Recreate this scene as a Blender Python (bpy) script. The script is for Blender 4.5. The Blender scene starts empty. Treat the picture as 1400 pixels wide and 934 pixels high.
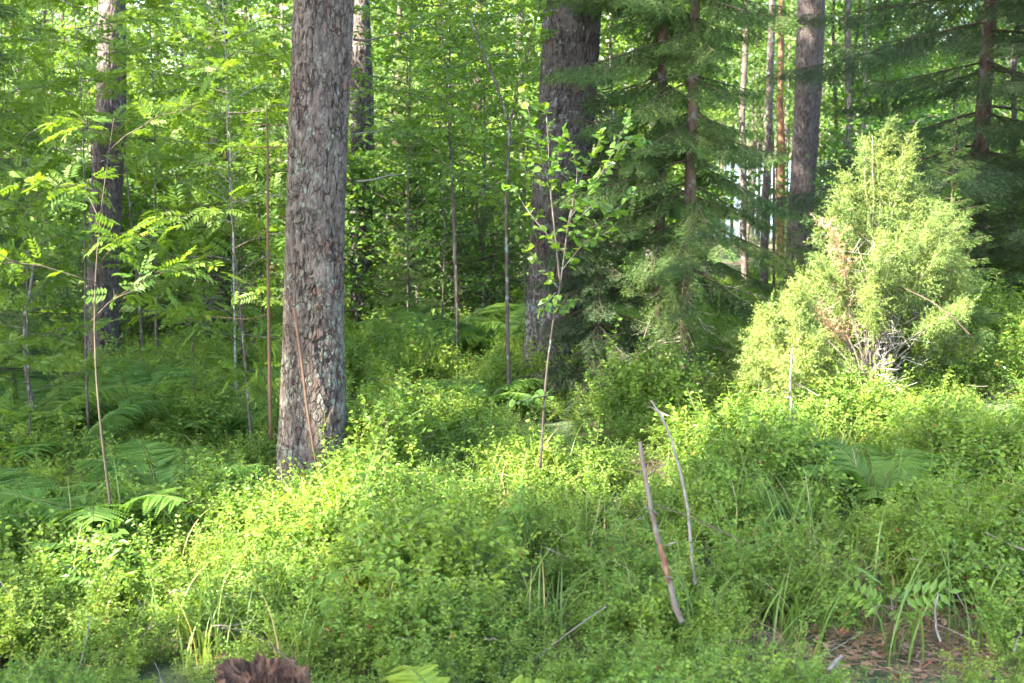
import bpy, math
import numpy as np
from mathutils import Vector

# ------------------------------------------------------------------ camera, light, exposure
S = bpy.context.scene
RND = np.random.RandomState(7)
F = 1690.0                       # focal length in photo pixels (photo 1400 x 934)
PITCH = math.radians(9.3)
CAM = np.array([0.0, 0.0, 1.6])
CP, SP = math.cos(PITCH), math.sin(PITCH)

cd = bpy.data.cameras.new('camera')
cam = bpy.data.objects.new('camera', cd)
S.collection.objects.link(cam)
cam.location = CAM
cam.rotation_euler = (math.pi / 2 - PITCH, 0, 0)
cd.sensor_width = 36.0
cd.lens = 36.0 * F / 1400.0
cd.clip_start = 0.05
cd.clip_end = 3000
cd.dof.use_dof = True
cd.dof.focus_distance = 6.3
cd.dof.aperture_fstop = 5.0
S.camera = cam

SUN_EL = math.radians(43)
LH = np.array([0.84, 0.54])      # horizontal travel of the light
LH = LH / np.linalg.norm(LH)
LDIR = np.array([LH[0] * math.cos(SUN_EL), LH[1] * math.cos(SUN_EL), -math.sin(SUN_EL)])

W = bpy.data.worlds.new('World')
S.world = W
W.use_nodes = True
wn = W.node_tree.nodes
sky = wn.new('ShaderNodeTexSky')
sky.sky_type = 'NISHITA'
sky.sun_disc = False
sky.sun_elevation = SUN_EL
sky.sun_rotation = math.atan2(-LH[0], -LH[1])
sky.dust_density = 1.5
W.node_tree.links.new(sky.outputs[0], wn['Background'].inputs[0])
wn['Background'].inputs[1].default_value = 0.112

sl = bpy.data.lights.new('sun', 'SUN')
sun = bpy.data.objects.new('sun', sl)
S.collection.objects.link(sun)
sl.energy = 5.0
sl.angle = math.radians(0.53)
sl.color = (1.0, 0.93, 0.80)
sun.location = (-20, -8, 25)
sun.rotation_euler = Vector(LDIR).to_track_quat('-Z', 'Y').to_euler()

S.view_settings.view_transform = 'Standard'
S.view_settings.look = 'None'
S.view_settings.exposure = 3.62
S.view_settings.gamma = 1.0
S.cycles.max_bounces = 6
S.cycles.diffuse_bounces = 4
S.cycles.transmission_bounces = 4
S.cycles.glossy_bounces = 2
S.cycles.sample_clamp_indirect = 6.0
S.cycles.use_adaptive_sampling = True
S.cycles.adaptive_threshold = 0.02

# ------------------------------------------------------------------ pixel <-> world
def ray(px, py):
    u, v = (px - 700) / F, -(py - 467) / F
    return np.array([u, CP + v * SP, -SP + v * CP])

def at(px, py, y):
    r = ray(px, py)
    return CAM + r * (y / r[1])

def nrm(a):
    return a / np.maximum(np.linalg.norm(a, axis=-1, keepdims=True), 1e-9)

# ------------------------------------------------------------------ terrain height
def _ctrl():
    P = []
    for px, py, y in [(428, 640, 6.0), (760, 500, 8.5), (140, 500, 11), (497, 455, 14), (1190, 520, 7.4), (1390, 436, 8.9), (1300, 462, 8.3),
                      (600, 432, 16), (0, 934, 3.3), (700, 934, 3.2), (1400, 934, 3.25), (0, 640, 6.2), (1060, 640, 5.7),
                      (1400, 640, 5.6), (200, 760, 4.6), (700, 640, 5.8), (480, 500, 10), (160, 720, 4.9), (900, 520, 7.8), (300, 540, 8.5)]:
        p = at(px, py, y)
        P.append((p[0], p[1], p[2] - 0.17))
    P += [(-40, 60, -3.5), (0, 60, -3.3), (40, 60, -3.0), (-40, 0, -.3), (40, 0, .3), (0, -20, .1), (-40, -30, 0), (40, -30, .2),
          (0, 0, 0), (-4, 1, -.05), (4, 1, .05), (-14, 20, -1.1), (14, 20, -.35), (0, 30, -1.5), (0, 90, -5.6), (-70, 90, -5.8), (70, 90, -5.6)]
    return np.array(P)
_C = _ctrl()
def _U(r2):
    return 0.5 * r2 * np.log(r2 + 1e-9)
_n = len(_C)
_K = _U(((_C[:, None, :2] - _C[None, :, :2]) ** 2).sum(-1)) + np.eye(_n) * 0.6
_Pm = np.c_[np.ones(_n), _C[:, :2]]
_wts = np.linalg.solve(np.block([[_K, _Pm], [_Pm.T, np.zeros((3, 3))]]), np.r_[_C[:, 2], np.zeros(3)])

def ss(a, b, x):
    t = np.clip((x - a) / (b - a), 0, 1)
    return t * t * (3 - 2 * t)

def ground(X, Y):
    X = np.asarray(X, float); Y = np.asarray(Y, float)
    xc, yc = np.clip(X, -60, 60), np.clip(Y, -30, 88)
    r2 = (xc[..., None] - _C[:, 0]) ** 2 + (yc[..., None] - _C[:, 1]) ** 2
    z = (_U(r2) * _wts[:_n]).sum(-1) + _wts[_n] + _wts[_n + 1] * xc + _wts[_n + 2] * yc
    z = z + 0.035 * np.sin(X * 2.3 + 1.2 * np.sin(Y * 1.7)) * np.sin(Y * 2.1 + .7) + 0.02 * np.sin(X * 5.1 + Y * 3.3) * np.sin(Y * 4.7 - X * 2.2)
    k = ss(70, 90, Y)
    z = z * (1 - k) + k * (-6.2)
    k = ss(380, 430, Y)
    return z * (1 - k) + k * (-3.0 + 10 * ss(420, 700, Y))

def gz(x, y):
    return float(ground(np.array([x]), np.array([y]))[0])

def base(px, y):
    z = 0.0
    for _ in range(4):
        zc = y * CP - (z - CAM[2]) * SP
        x = (px - 700) / F * zc
        z = gz(x, y)
    return np.array([x, y, z])

def hit(px, py):                 # where a pixel's ray meets the ground
    r = ray(px, py)
    t = np.arange(2.5, 60, 0.04)
    P = CAM + r * t[:, None]
    below = P[:, 2] < ground(P[:, 0], P[:, 1])
    return P[np.argmax(below)] if below.any() else None

# ------------------------------------------------------------------ mesh gathering
class G:
    def __init__(s):
        s.V, s.Fs, s.M, s.T, s.B, s.n = [], [], [], [], [], 0
    def add(s, V, faces, mi=0, tint=0.5, extra=0.0):
        V = np.asarray(V, float).reshape(-1, 3)
        s.V.append(V)
        s.T.append(np.broadcast_to(np.asarray(tint, float), (len(V),)))
        s.B.append(np.broadcast_to(np.asarray(extra, float), (len(V),)))
        for f in faces:
            f = np.asarray(f, int)
            if len(f):
                s.Fs.append(f + s.n); s.M.append(np.full(len(f), mi))
        s.n += len(V)
    def tube(s, P, R, k=5, mi=0, tint=0.5, cap=True):
        P = np.asarray(P, float); n = len(P)
        R = np.broadcast_to(np.asarray(R, float), (n,))
        T = nrm(np.gradient(P, axis=0))
        ref = np.array([0.13, 0.97, 0.2]) if abs(T[0][1]) < .8 else np.array([1.0, .1, .1])
        A = nrm(np.cross(T, ref)); B = np.cross(T, A)
        a = np.arange(k) * 2 * np.pi / k
        V = P[:, None] + R[:, None, None] * (A[:, None] * np.cos(a)[None, :, None] + B[:, None] * np.sin(a)[None, :, None])
        i = np.arange(n - 1)[:, None] * k; j = np.arange(k)[None]; j2 = (j + 1) % k
        Q = np.stack([i + j, i + j2, i + k + j2, i + k + j], -1).reshape(-1, 4)
        fs = [Q]
        if cap:
            fs.append(np.arange(k)[::-1][None]); fs.append(((n - 1) * k + np.arange(k))[None])
        s.add(V.reshape(-1, 3), fs, mi, tint)
    def leaves(s, P, D, N, L, Wd, mi=0, tint=None, fold=.12, droop=.12):
        P = np.asarray(P); n = len(P)
        if n == 0: return
        L = np.broadcast_to(L, (n,))[:, None]; Wd = np.broadcast_to(Wd, (n,))[:, None]
        D = nrm(D); Sd = nrm(np.cross(D, N)); N = np.cross(Sd, D)
        b = P; t = P + D * L - N * droop * L
        m1 = P + D * L * .33; m2 = P + D * L * .68 - N * droop * .35 * L
        V = np.stack([b, m1 + Sd * Wd * .5 + N * fold * Wd, m2 + Sd * Wd * .4 + N * fold * Wd, t,
                      m2 - Sd * Wd * .4 + N * fold * Wd, m1 - Sd * Wd * .5 + N * fold * Wd], 1)
        o = np.arange(n)[:, None] * 6
        if tint is None: tint = RND.rand(n)
        s.add(V.reshape(-1, 3), [np.concatenate([o + [0, 1, 2, 3], o + [0, 3, 4, 5]])], mi, np.repeat(tint, 6))
    def diamonds(s, P, D, N, L, Wd, mi=0, tint=None):
        P = np.asarray(P); n = len(P)
        if n == 0: return
        L = np.broadcast_to(L, (n,))[:, None]; Wd = np.broadcast_to(Wd, (n,))[:, None]
        D = nrm(D); Sd = nrm(np.cross(D, N)); N = np.cross(Sd, D)
        V = np.stack([P, P + D * L * .45 + Sd * Wd * .5 + N * .1 * Wd, P + D * L - N * .1 * L, P + D * L * .45 - Sd * Wd * .5 + N * .1 * Wd], 1)
        if tint is None: tint = RND.rand(n)
        s.add(V.reshape(-1, 3), [np.arange(n)[:, None] * 4 + [0, 1, 2, 3]], mi, np.repeat(tint, 4))
    def needles(s, P, D, L, Wd, mi=0, tint=None):
        P = np.asarray(P); n = len(P)
        if n == 0: return
        L = np.broadcast_to(L, (n,))[:, None]
        D = nrm(D); Sd = nrm(np.cross(D, RND.randn(n, 3)))
        V = np.stack([P + Sd * Wd * .5, P - Sd * Wd * .5, P + D * L], 1)
        if tint is None: tint = RND.rand(n)
        s.add(V.reshape(-1, 3), [np.arange(n)[:, None] * 3 + [0, 1, 2]], mi, np.repeat(tint, 3))
    def mesh(s, name, mats, smooth=False):
        me = bpy.data.meshes.new(name)
        V = np.concatenate(s.V)
        me.vertices.add(len(V)); me.vertices.foreach_set('co', V.ravel())
        tot = np.concatenate([np.full(len(f), f.shape[1]) for f in s.Fs])
        lv = np.concatenate([f.ravel() for f in s.Fs])
        me.loops.add(len(lv)); me.loops.foreach_set('vertex_index', lv.astype(np.int32))
        me.polygons.add(len(tot))
        me.polygons.foreach_set('loop_start', np.r_[0, np.cumsum(tot)[:-1]].astype(np.int32))
        me.polygons.foreach_set('material_index', np.concatenate(s.M).astype(np.int32))
        me.polygons.foreach_set('use_smooth', np.full(len(tot), smooth))
        me.update(calc_edges=True)
        for nm, arr in (('tint', s.T), ('fissure', s.B)):
            a = me.attributes.new(nm, 'FLOAT', 'POINT')
            a.data.foreach_set('value', np.concatenate(arr).astype(np.float32))
        for m in (mats if isinstance(mats, (list, tuple)) else [mats]):
            me.materials.append(m)
        return me

def link(name, data, parent=None, loc=None):
    o = bpy.data.objects.new(name, data)
    S.collection.objects.link(o)
    if parent: o.parent = parent
    if loc is not None: o.location = loc
    return o

def tag(o, label=None, cat=None, group=None, kind=None):
    if label: o['label'] = label
    if cat: o['category'] = cat
    if group: o['group'] = group
    if kind: o['kind'] = kind
    return o

def empty(name, loc, label, cat, group=None, rz=0.0, scale=1.0):
    o = link(name, None, loc=loc)
    o.empty_display_size = .2
    o.rotation_euler[2] = rz
    o.scale = (scale,) * 3
    return tag(o, label, cat, group)

# ------------------------------------------------------------------ materials
def _mat(name):
    m = bpy.data.materials.new(name); m.use_nodes = True
    nt = m.node_tree; nt.nodes.clear()
    out = nt.nodes.new('ShaderNodeOutputMaterial')
    return m, nt, out
def nd(nt, kind, **kw):
    n = nt.nodes.new(kind)
    for k, v in kw.items():
        if k.startswith('i_'): n.inputs[k[2:].replace('_', ' ')].default_value = v
        else: setattr(n, k, v)
    return n
def mixc(nt, fac, a, b):
    n = nt.nodes.new('ShaderNodeMix'); n.data_type = 'RGBA'
    for sock, v in ((n.inputs[0], fac), (n.inputs[6], a), (n.inputs[7], b)):
        if hasattr(v, 'type') or hasattr(v, 'is_linked'): nt.links.new(v, sock)
        elif isinstance(v, (tuple, list)): sock.default_value = (*v, 1)
        else: sock.default_value = v
    return n.outputs[2]
def ramp(nt, src, p0, p1):
    n = nt.nodes.new('ShaderNodeMapRange'); n.interpolation_type = 'SMOOTHSTEP'
    nt.links.new(src, n.inputs[0]); n.inputs[1].default_value = p0; n.inputs[2].default_value = p1
    return n.outputs[0]

def leaf_mat(name, a, b, tr=0.42, warm=(1.9, 1.75, .7), rough=.5, dead=None, spec=.35, patch=3.0):
    m, nt, out = _mat(name)
    t = nd(nt, 'ShaderNodeAttribute', attribute_name='tint')
    oi = nd(nt, 'ShaderNodeObjectInfo')
    geo = nd(nt, 'ShaderNodeNewGeometry')
    nz = nd(nt, 'ShaderNodeTexNoise', i_Scale=patch, i_Detail=3.0)
    nt.links.new(geo.outputs['Position'], nz.inputs['Vector'])
    c = mixc(nt, t.outputs['Fac'], a, b)
    c = mixc(nt, ramp(nt, nz.outputs['Fac'], .35, .68), c, tuple(.5 * (x + y) * k for x, y, k in zip(a, b, (1.25, 1.08, .9))))
    hs = nd(nt, 'ShaderNodeHueSaturation')
    mr = nd(nt, 'ShaderNodeMapRange'); nt.links.new(oi.outputs['Random'], mr.inputs[0]); mr.inputs[3].default_value = .8; mr.inputs[4].default_value = 1.2
    mh = nd(nt, 'ShaderNodeMapRange'); nt.links.new(oi.outputs['Random'], mh.inputs[0]); mh.inputs[3].default_value = .508; mh.inputs[4].default_value = .488
    nt.links.new(mr.outputs[0], hs.inputs['Value']); nt.links.new(mh.outputs[0], hs.inputs['Hue']); nt.links.new(c, hs.inputs['Color'])
    c = hs.outputs[0]
    if dead:
        g = nd(nt, 'ShaderNodeMath', operation='GREATER_THAN'); nt.links.new(t.outputs['Fac'], g.inputs[0]); g.inputs[1].default_value = dead[0]
        c = mixc(nt, g.outputs[0], c, dead[1])
    p = nd(nt, 'ShaderNodeBsdfPrincipled', i_Roughness=rough)
    p.inputs['Specular IOR Level'].default_value = spec
    nt.links.new(c, p.inputs['Base Color'])
    mul = nt.nodes.new('ShaderNodeMix'); mul.data_type = 'RGBA'; mul.blend_type = 'MULTIPLY'; mul.inputs[0].default_value = 1
    mul.clamp_result = False
    nt.links.new(c, mul.inputs[6]); mul.inputs[7].default_value = (*warm, 1)
    tl = nd(nt, 'ShaderNodeBsdfTranslucent'); nt.links.new(mul.outputs[2], tl.inputs[0])
    mx = nd(nt, 'ShaderNodeMixShader'); mx.inputs[0].default_value = tr
    nt.links.new(p.outputs[0], mx.inputs[1]); nt.links.new(tl.outputs[0], mx.inputs[2])
    nt.links.new(mx.outputs[0], out.inputs[0])
    return m

def wood_mat(name, a, b, scale=30, rough=.85, stretch=(1, 1, .25), spot=None, bump=.4):
    m, nt, out = _mat(name)
    tc = nd(nt, 'ShaderNodeTexCoord'); mp = nd(nt, 'ShaderNodeMapping'); mp.inputs['Scale'].default_value = stretch
    nt.links.new(tc.outputs['Object'], mp.inputs[0])
    nz = nd(nt, 'ShaderNodeTexNoise', i_Scale=scale, i_Detail=6.0, i_Roughness=.65); nt.links.new(mp.outputs[0], nz.inputs['Vector'])
    c = mixc(nt, ramp(nt, nz.outputs['Fac'], .35, .65), a, b)
    if spot:
        n2 = nd(nt, 'ShaderNodeTexNoise', i_Scale=scale * .5, i_Detail=4.0); nt.links.new(tc.outputs['Object'], n2.inputs['Vector'])
        c = mixc(nt, ramp(nt, n2.outputs['Fac'], .55, .64), c, spot)
    p = nd(nt, 'ShaderNodeBsdfPrincipled', i_Roughness=rough); p.inputs['Specular IOR Level'].default_value = .2
    nt.links.new(c, p.inputs['Base Color'])
    bp = nd(nt, 'ShaderNodeBump', i_Strength=bump, i_Distance=.01); nt.links.new(nz.outputs['Fac'], bp.inputs['Height'])
    nt.links.new(bp.outputs[0], p.inputs['Normal']); nt.links.new(p.outputs[0], out.inputs[0])
    return m

def bark_mat(name, grey, red, lichen, lich_lo=.56):
    m, nt, out = _mat(name)
    tc = nd(nt, 'ShaderNodeTexCoord')
    tint = nd(nt, 'ShaderNodeAttribute', attribute_name='tint'); fissure = nd(nt, 'ShaderNodeAttribute', attribute_name='fissure')
    nz = nd(nt, 'ShaderNodeTexNoise', i_Scale=9.0, i_Detail=5.0); nt.links.new(tc.outputs['Object'], nz.inputs['Vector'])
    fine = nd(nt, 'ShaderNodeTexNoise', i_Scale=85.0, i_Detail=5.0, i_Roughness=.75); nt.links.new(tc.outputs['Object'], fine.inputs['Vector'])
    mp = nd(nt, 'ShaderNodeMapping'); mp.inputs['Scale'].default_value = (1, 1, .35); nt.links.new(tc.outputs['Object'], mp.inputs[0])
    flake = nd(nt, 'ShaderNodeTexNoise', i_Scale=38.0, i_Detail=5.0, i_Roughness=.6); nt.links.new(mp.outputs[0], flake.inputs['Vector'])
    add = nd(nt, 'ShaderNodeMath', operation='MULTIPLY_ADD'); nt.links.new(tint.outputs['Fac'], add.inputs[0]); add.inputs[1].default_value = .45; nt.links.new(nz.outputs['Fac'], add.inputs[2])
    c = mixc(nt, ramp(nt, flake.outputs['Fac'], .3, .7), tuple(x * .55 for x in grey), tuple(x * 1.2 for x in grey))
    c = mixc(nt, ramp(nt, add.outputs[0], .82, 1.0), c, red)
    c = mixc(nt, fissure.outputs['Fac'], c, (.05, .037, .031))  # bark fissures get a darker brown than the plates
    l1 = nd(nt, 'ShaderNodeTexNoise', i_Scale=26.0, i_Detail=6.0, i_Roughness=.7); nt.links.new(tc.outputs['Object'], l1.inputs['Vector'])
    l2 = nd(nt, 'ShaderNodeTexNoise', i_Scale=3.2, i_Detail=2.0); nt.links.new(tc.outputs['Object'], l2.inputs['Vector'])
    sm = nd(nt, 'ShaderNodeMath', operation='MULTIPLY_ADD'); nt.links.new(l2.outputs['Fac'], sm.inputs[0]); sm.inputs[1].default_value = .35; nt.links.new(l1.outputs['Fac'], sm.inputs[2])
    sx = nd(nt, 'ShaderNodeSeparateXYZ'); nt.links.new(tc.outputs['Object'], sx.inputs[0])
    low = nd(nt, 'ShaderNodeMapRange'); nt.links.new(sx.outputs['Z'], low.inputs[0]); low.inputs[1].default_value = 0; low.inputs[2].default_value = 1.3; low.inputs[3].default_value = .11; low.inputs[4].default_value = 0
    sm2 = nd(nt, 'ShaderNodeMath', operation='ADD'); nt.links.new(sm.outputs[0], sm2.inputs[0]); nt.links.new(low.outputs[0], sm2.inputs[1]); sm = sm2
    c = mixc(nt, ramp(nt, sm.outputs[0], lich_lo + .16, lich_lo + .25), c, lichen)
    wv = nd(nt, 'ShaderNodeVectorMath', operation='MULTIPLY_ADD'); wn_ = nd(nt, 'ShaderNodeTexNoise', i_Scale=22.0, i_Detail=4.0)
    nt.links.new(tc.outputs['Object'], wn_.inputs['Vector']); nt.links.new(wn_.outputs['Color'], wv.inputs[0]); wv.inputs[1].default_value = (.035, .035, .05); nt.links.new(tc.outputs['Object'], wv.inputs[2])
    mv = nd(nt, 'ShaderNodeMapping'); mv.inputs['Scale'].default_value = (1, 1, .36); nt.links.new(wv.outputs[0], mv.inputs[0])
    ve = nd(nt, 'ShaderNodeTexVoronoi', feature='DISTANCE_TO_EDGE', i_Scale=42.0); nt.links.new(mv.outputs[0], ve.inputs['Vector'])
    crack = ramp(nt, ve.outputs['Distance'], .01, .10)
    inv = nd(nt, 'ShaderNodeMath', operation='SUBTRACT'); inv.inputs[0].default_value = 1.0; nt.links.new(crack, inv.inputs[1])
    msk = nd(nt, 'ShaderNodeMath', operation='MULTIPLY'); nt.links.new(inv.outputs[0], msk.inputs[0]); nt.links.new(ramp(nt, nz.outputs['Fac'], .38, .6), msk.inputs[1])
    c = mixc(nt, msk.outputs[0], c, (.056, .043, .037))
    p = nd(nt, 'ShaderNodeBsdfPrincipled', i_Roughness=.92); p.inputs['Specular IOR Level'].default_value = .15
    nt.links.new(c, p.inputs['Base Color'])
    b1 = nd(nt, 'ShaderNodeBump', i_Strength=.7, i_Distance=.012); nt.links.new(flake.outputs['Fac'], b1.inputs['Height'])
    b2 = nd(nt, 'ShaderNodeBump', i_Strength=.8, i_Distance=.007); nt.links.new(fine.outputs['Fac'], b2.inputs['Height']); nt.links.new(b1.outputs[0], b2.inputs['Normal'])
    b3 = nd(nt, 'ShaderNodeBump', i_Strength=.9, i_Distance=.012, invert=True); nt.links.new(msk.outputs[0], b3.inputs['Height']); nt.links.new(b2.outputs[0], b3.inputs['Normal'])
    nt.links.new(b3.outputs[0], p.inputs['Normal']); nt.links.new(p.outputs[0], out.inputs[0])
    return m

M = {}
M['bilberry'] = leaf_mat('bilberry_leaf', (.071, .152, .020), (.144, .242, .031), dead=(.9985, (.30, .10, .04)))
M['lingon'] = leaf_mat('cowberry_leaf', (.035, .085, .018), (.07, .14, .022), tr=.25, rough=.35, spec=.5)
M['green_stem'] = wood_mat('green_stem', (.12, .17, .04), (.17, .16, .06), 60)
M['rowan'] = leaf_mat('rowan_leaf', (.062, .125, .019), (.105, .185, .023), tr=.45)
M['birch'] = leaf_mat('birch_leaf', (.066, .142, .020), (.115, .205, .028), tr=.46)
M['aspen'] = leaf_mat('aspen_leaf', (.075, .16, .025), (.13, .22, .035), tr=.45, spec=.5, rough=.4)
M['far'] = leaf_mat('far_leaf', (.050, .124, .027), (.105, .192, .040), tr=.45, patch=.6)
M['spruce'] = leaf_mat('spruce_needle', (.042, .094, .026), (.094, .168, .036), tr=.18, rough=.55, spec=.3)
M['spruce_dark'] = leaf_mat('dark_spruce_needle', (.026, .060, .022), (.05, .098, .028), tr=.15, rough=.55, spec=.3)  # darker needle green, for dark spruces of any age
M['spruce_young'] = leaf_mat('young_spruce_needle', (.06, .125, .03), (.11, .185, .036), tr=.22)
M['juniper'] = leaf_mat('juniper_needle', (.10, .158, .040), (.185, .25, .062), tr=.2, patch=5)
M['pine'] = leaf_mat('pine_needle', (.035, .075, .022), (.06, .11, .03), tr=.15)
M['fern'] = leaf_mat('fern_leaf', (.082, .175, .034), (.125, .235, .046), tr=.48)
M['fern_bright'] = leaf_mat('fern_leaf_bright', (.16, .25, .03), (.22, .31, .045), tr=.45)
M['dead_fern'] = leaf_mat('dead_fern_leaf', (.26, .15, .07), (.38, .24, .12), tr=.2)
M['grass'] = leaf_mat('grass_blade', (.065, .135, .026), (.13, .20, .045), tr=.35, dead=(.86, (.36, .29, .13)))
M['red_needle'] = leaf_mat('dead_juniper_needle', (.26, .145, .10), (.36, .24, .18), tr=.15)
M['dead_leaf'] = leaf_mat('dead_leaf', (.12, .07, .042), (.23, .15, .095), tr=.1, dead=(.97, (.24, .085, .035)))
M['bark'] = bark_mat('pine_bark', (.122, .095, .078), (.140, .080, .058), (.165, .172, .132), .575)
M['bark_old'] = bark_mat('old_pine_bark', (.088, .074, .066), (.11, .068, .052), (.17, .18, .16), .57)
M['bark_smooth'] = bark_mat('smooth_pine_bark', (.125, .102, .092), (.14, .095, .08), (.2, .2, .18), .64)
M['bark_orange'] = wood_mat('orange_pine_bark', (.24, .125, .07), (.16, .09, .06), 12)
M['bark_dark'] = wood_mat('dark_sapling_bark', (.055, .042, .034), (.10, .078, .062), 40, spot=(.17, .17, .15))
M['bark_grey'] = wood_mat('grey_sapling_bark', (.062, .053, .045), (.10, .089, .077), 40, spot=(.15, .15, .13))
M['bark_pale'] = wood_mat('pale_birch_bark', (.34, .32, .29), (.16, .145, .13), 14, stretch=(1, 1, 2))
M['bark_tan'] = wood_mat('tan_stem_bark', (.088, .066, .043), (.062, .048, .032), 40)
M['bark_rust'] = wood_mat('rusty_dead_bark', (.105, .055, .032), (.075, .045, .03), 40)
M['bark_spruce'] = wood_mat('spruce_bark', (.062, .040, .030), (.10, .065, .048), 35, spot=(.12, .115, .105))
M['bough'] = wood_mat('spruce_bough_bark', (.045, .032, .022), (.07, .05, .033), 35)
M['deadwood'] = wood_mat('bleached_dead_twig', (.185, .16, .135), (.115, .095, .078), 40)
M['bleached'] = wood_mat('silvery_dead_twig', (.40, .36, .32), (.27, .23, .20), 40)
M['stick'] = wood_mat('stick_bark', (.095, .07, .052), (.155, .128, .105), 30, spot=(.18, .17, .155))
M['torn'] = wood_mat('torn_red_wood', (.10, .04, .022), (.19, .10, .06), 60)
M['stump'] = wood_mat('rotten_wood', (.05, .026, .017), (.15, .085, .052), 26, stretch=(1.4, 1.4, .18), bump=1.0)
M['stone'] = wood_mat('pale_stone', (.30, .28, .27), (.4, .38, .36), 25, stretch=(1, 1, 1))

# ground sheet: needle litter and moss
m, nt, out = _mat('forest_floor')
geo = nd(nt, 'ShaderNodeNewGeometry')
n1 = nd(nt, 'ShaderNodeTexNoise', i_Scale=1.6, i_Detail=6.0); nt.links.new(geo.outputs['Position'], n1.inputs['Vector'])
n2 = nd(nt, 'ShaderNodeTexNoise', i_Scale=60.0, i_Detail=6.0, i_Roughness=.7); nt.links.new(geo.outputs['Position'], n2.inputs['Vector'])
moss = mixc(nt, ramp(nt, n2.outputs['Fac'], .35, .65), (.028, .05, .014), (.07, .105, .026))
lit = mixc(nt, ramp(nt, n2.outputs['Fac'], .35, .65), (.085, .045, .028), (.20, .12, .075))
c = mixc(nt, ramp(nt, n1.outputs['Fac'], .48, .62), moss, lit)
p = nd(nt, 'ShaderNodeBsdfPrincipled', i_Roughness=.95); nt.links.new(c, p.inputs['Base Color'])
bp = nd(nt, 'ShaderNodeBump', i_Strength=.8, i_Distance=.03); nt.links.new(n2.outputs['Fac'], bp.inputs['Height']); nt.links.new(bp.outputs[0], p.inputs['Normal'])
nt.links.new(p.outputs[0], out.inputs[0]); M['floor'] = m

m, nt, out = _mat('lake_water')
geo = nd(nt, 'ShaderNodeNewGeometry'); mp = nd(nt, 'ShaderNodeMapping'); mp.inputs['Scale'].default_value = (.35, 1, 1)
nt.links.new(geo.outputs['Position'], mp.inputs[0])
nz = nd(nt, 'ShaderNodeTexNoise', i_Scale=1.1, i_Detail=4.0); nt.links.new(mp.outputs[0], nz.inputs['Vector'])
p = nd(nt, 'ShaderNodeBsdfPrincipled', i_Roughness=.12); p.inputs['Base Color'].default_value = (.10, .14, .20, 1)
bp = nd(nt, 'ShaderNodeBump', i_Strength=.6, i_Distance=.25); nt.links.new(nz.outputs['Fac'], bp.inputs['Height']); nt.links.new(bp.outputs[0], p.inputs['Normal'])
nt.links.new(p.outputs[0], out.inputs[0]); M['water'] = m

# ------------------------------------------------------------------ ground and lake
xs = np.unique(np.round(np.concatenate([np.linspace(-700, -60, 22), np.linspace(-60, -10, 40), np.linspace(-10, 10, 170), np.linspace(10, 60, 40), np.linspace(60, 700, 22)]), 3))
ys = np.unique(np.round(np.concatenate([np.linspace(-60, 0, 30), np.linspace(0, 20, 170), np.linspace(20, 100, 70), np.linspace(100, 900, 60)]), 3))
XX, YY = np.meshgrid(xs, ys)
ZZ = ground(XX, YY)
g = G()
nx, ny = len(xs), len(ys)
i = np.arange(ny - 1)[:, None] * nx; j = np.arange(nx - 1)[None]
g.add(np.stack([XX, YY, ZZ], -1).reshape(-1, 3), [np.stack([i + j, i + j + 1, i + nx + j + 1, i + nx + j], -1).reshape(-1, 4)])
tag(link('ground', g.mesh('ground', M['floor'], True)), 'mossy forest floor strewn with brown needles', 'ground', kind='structure')
g = G(); g.add([(-690, 66, -5), (690, 66, -5), (690, 412, -5), (-690, 412, -5)], [[[0, 1, 2, 3]]])
tag(link('lake', g.mesh('lake', M['water'])), 'pale grey lake glimpsed beyond the trees', 'lake', kind='structure')

# ------------------------------------------------------------------ what the sun reaches (places kept clear of shade clumps)
LIT = []
SHADE = 1.0                       # share of the added shade clumps kept over ground meant dark
def inpoly(x, y, P):
    c = False; n = len(P); j = n - 1
    for i in range(n):
        if (P[i][1] > y) != (P[j][1] > y) and x < (P[j][0] - P[i][0]) * (y - P[i][1]) / (P[j][1] - P[i][1]) + P[i][0]: c = not c
        j = i
    return c
WEDGE = [(-80, 905), (0, 885), (130, 815), (250, 782), (380, 705), (470, 648), (590, 585), (690, 595), (760, 562), (860, 550), (1000, 505), (1060, 520),
         (1200, 510), (1310, 440), (1460, 420), (1460, 560), (1250, 570), (1150, 610), (1000, 625), (880, 665), (770, 670), (710, 715),
         (620, 760), (500, 800), (400, 800), (300, 850), (100, 920), (-80, 950)]
for px in range(-80, 1460, 22):
    for py in range(420, 934, 16):
        if inpoly(px, py, WEDGE):
            h = hit(px, py)
            if h is not None: LIT.append((h[0], h[1], h[2] + .16, .10))
def lit(px, py, y, r):
    p = at(px, py, y); LIT.append((p[0], p[1], p[2], r))
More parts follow.
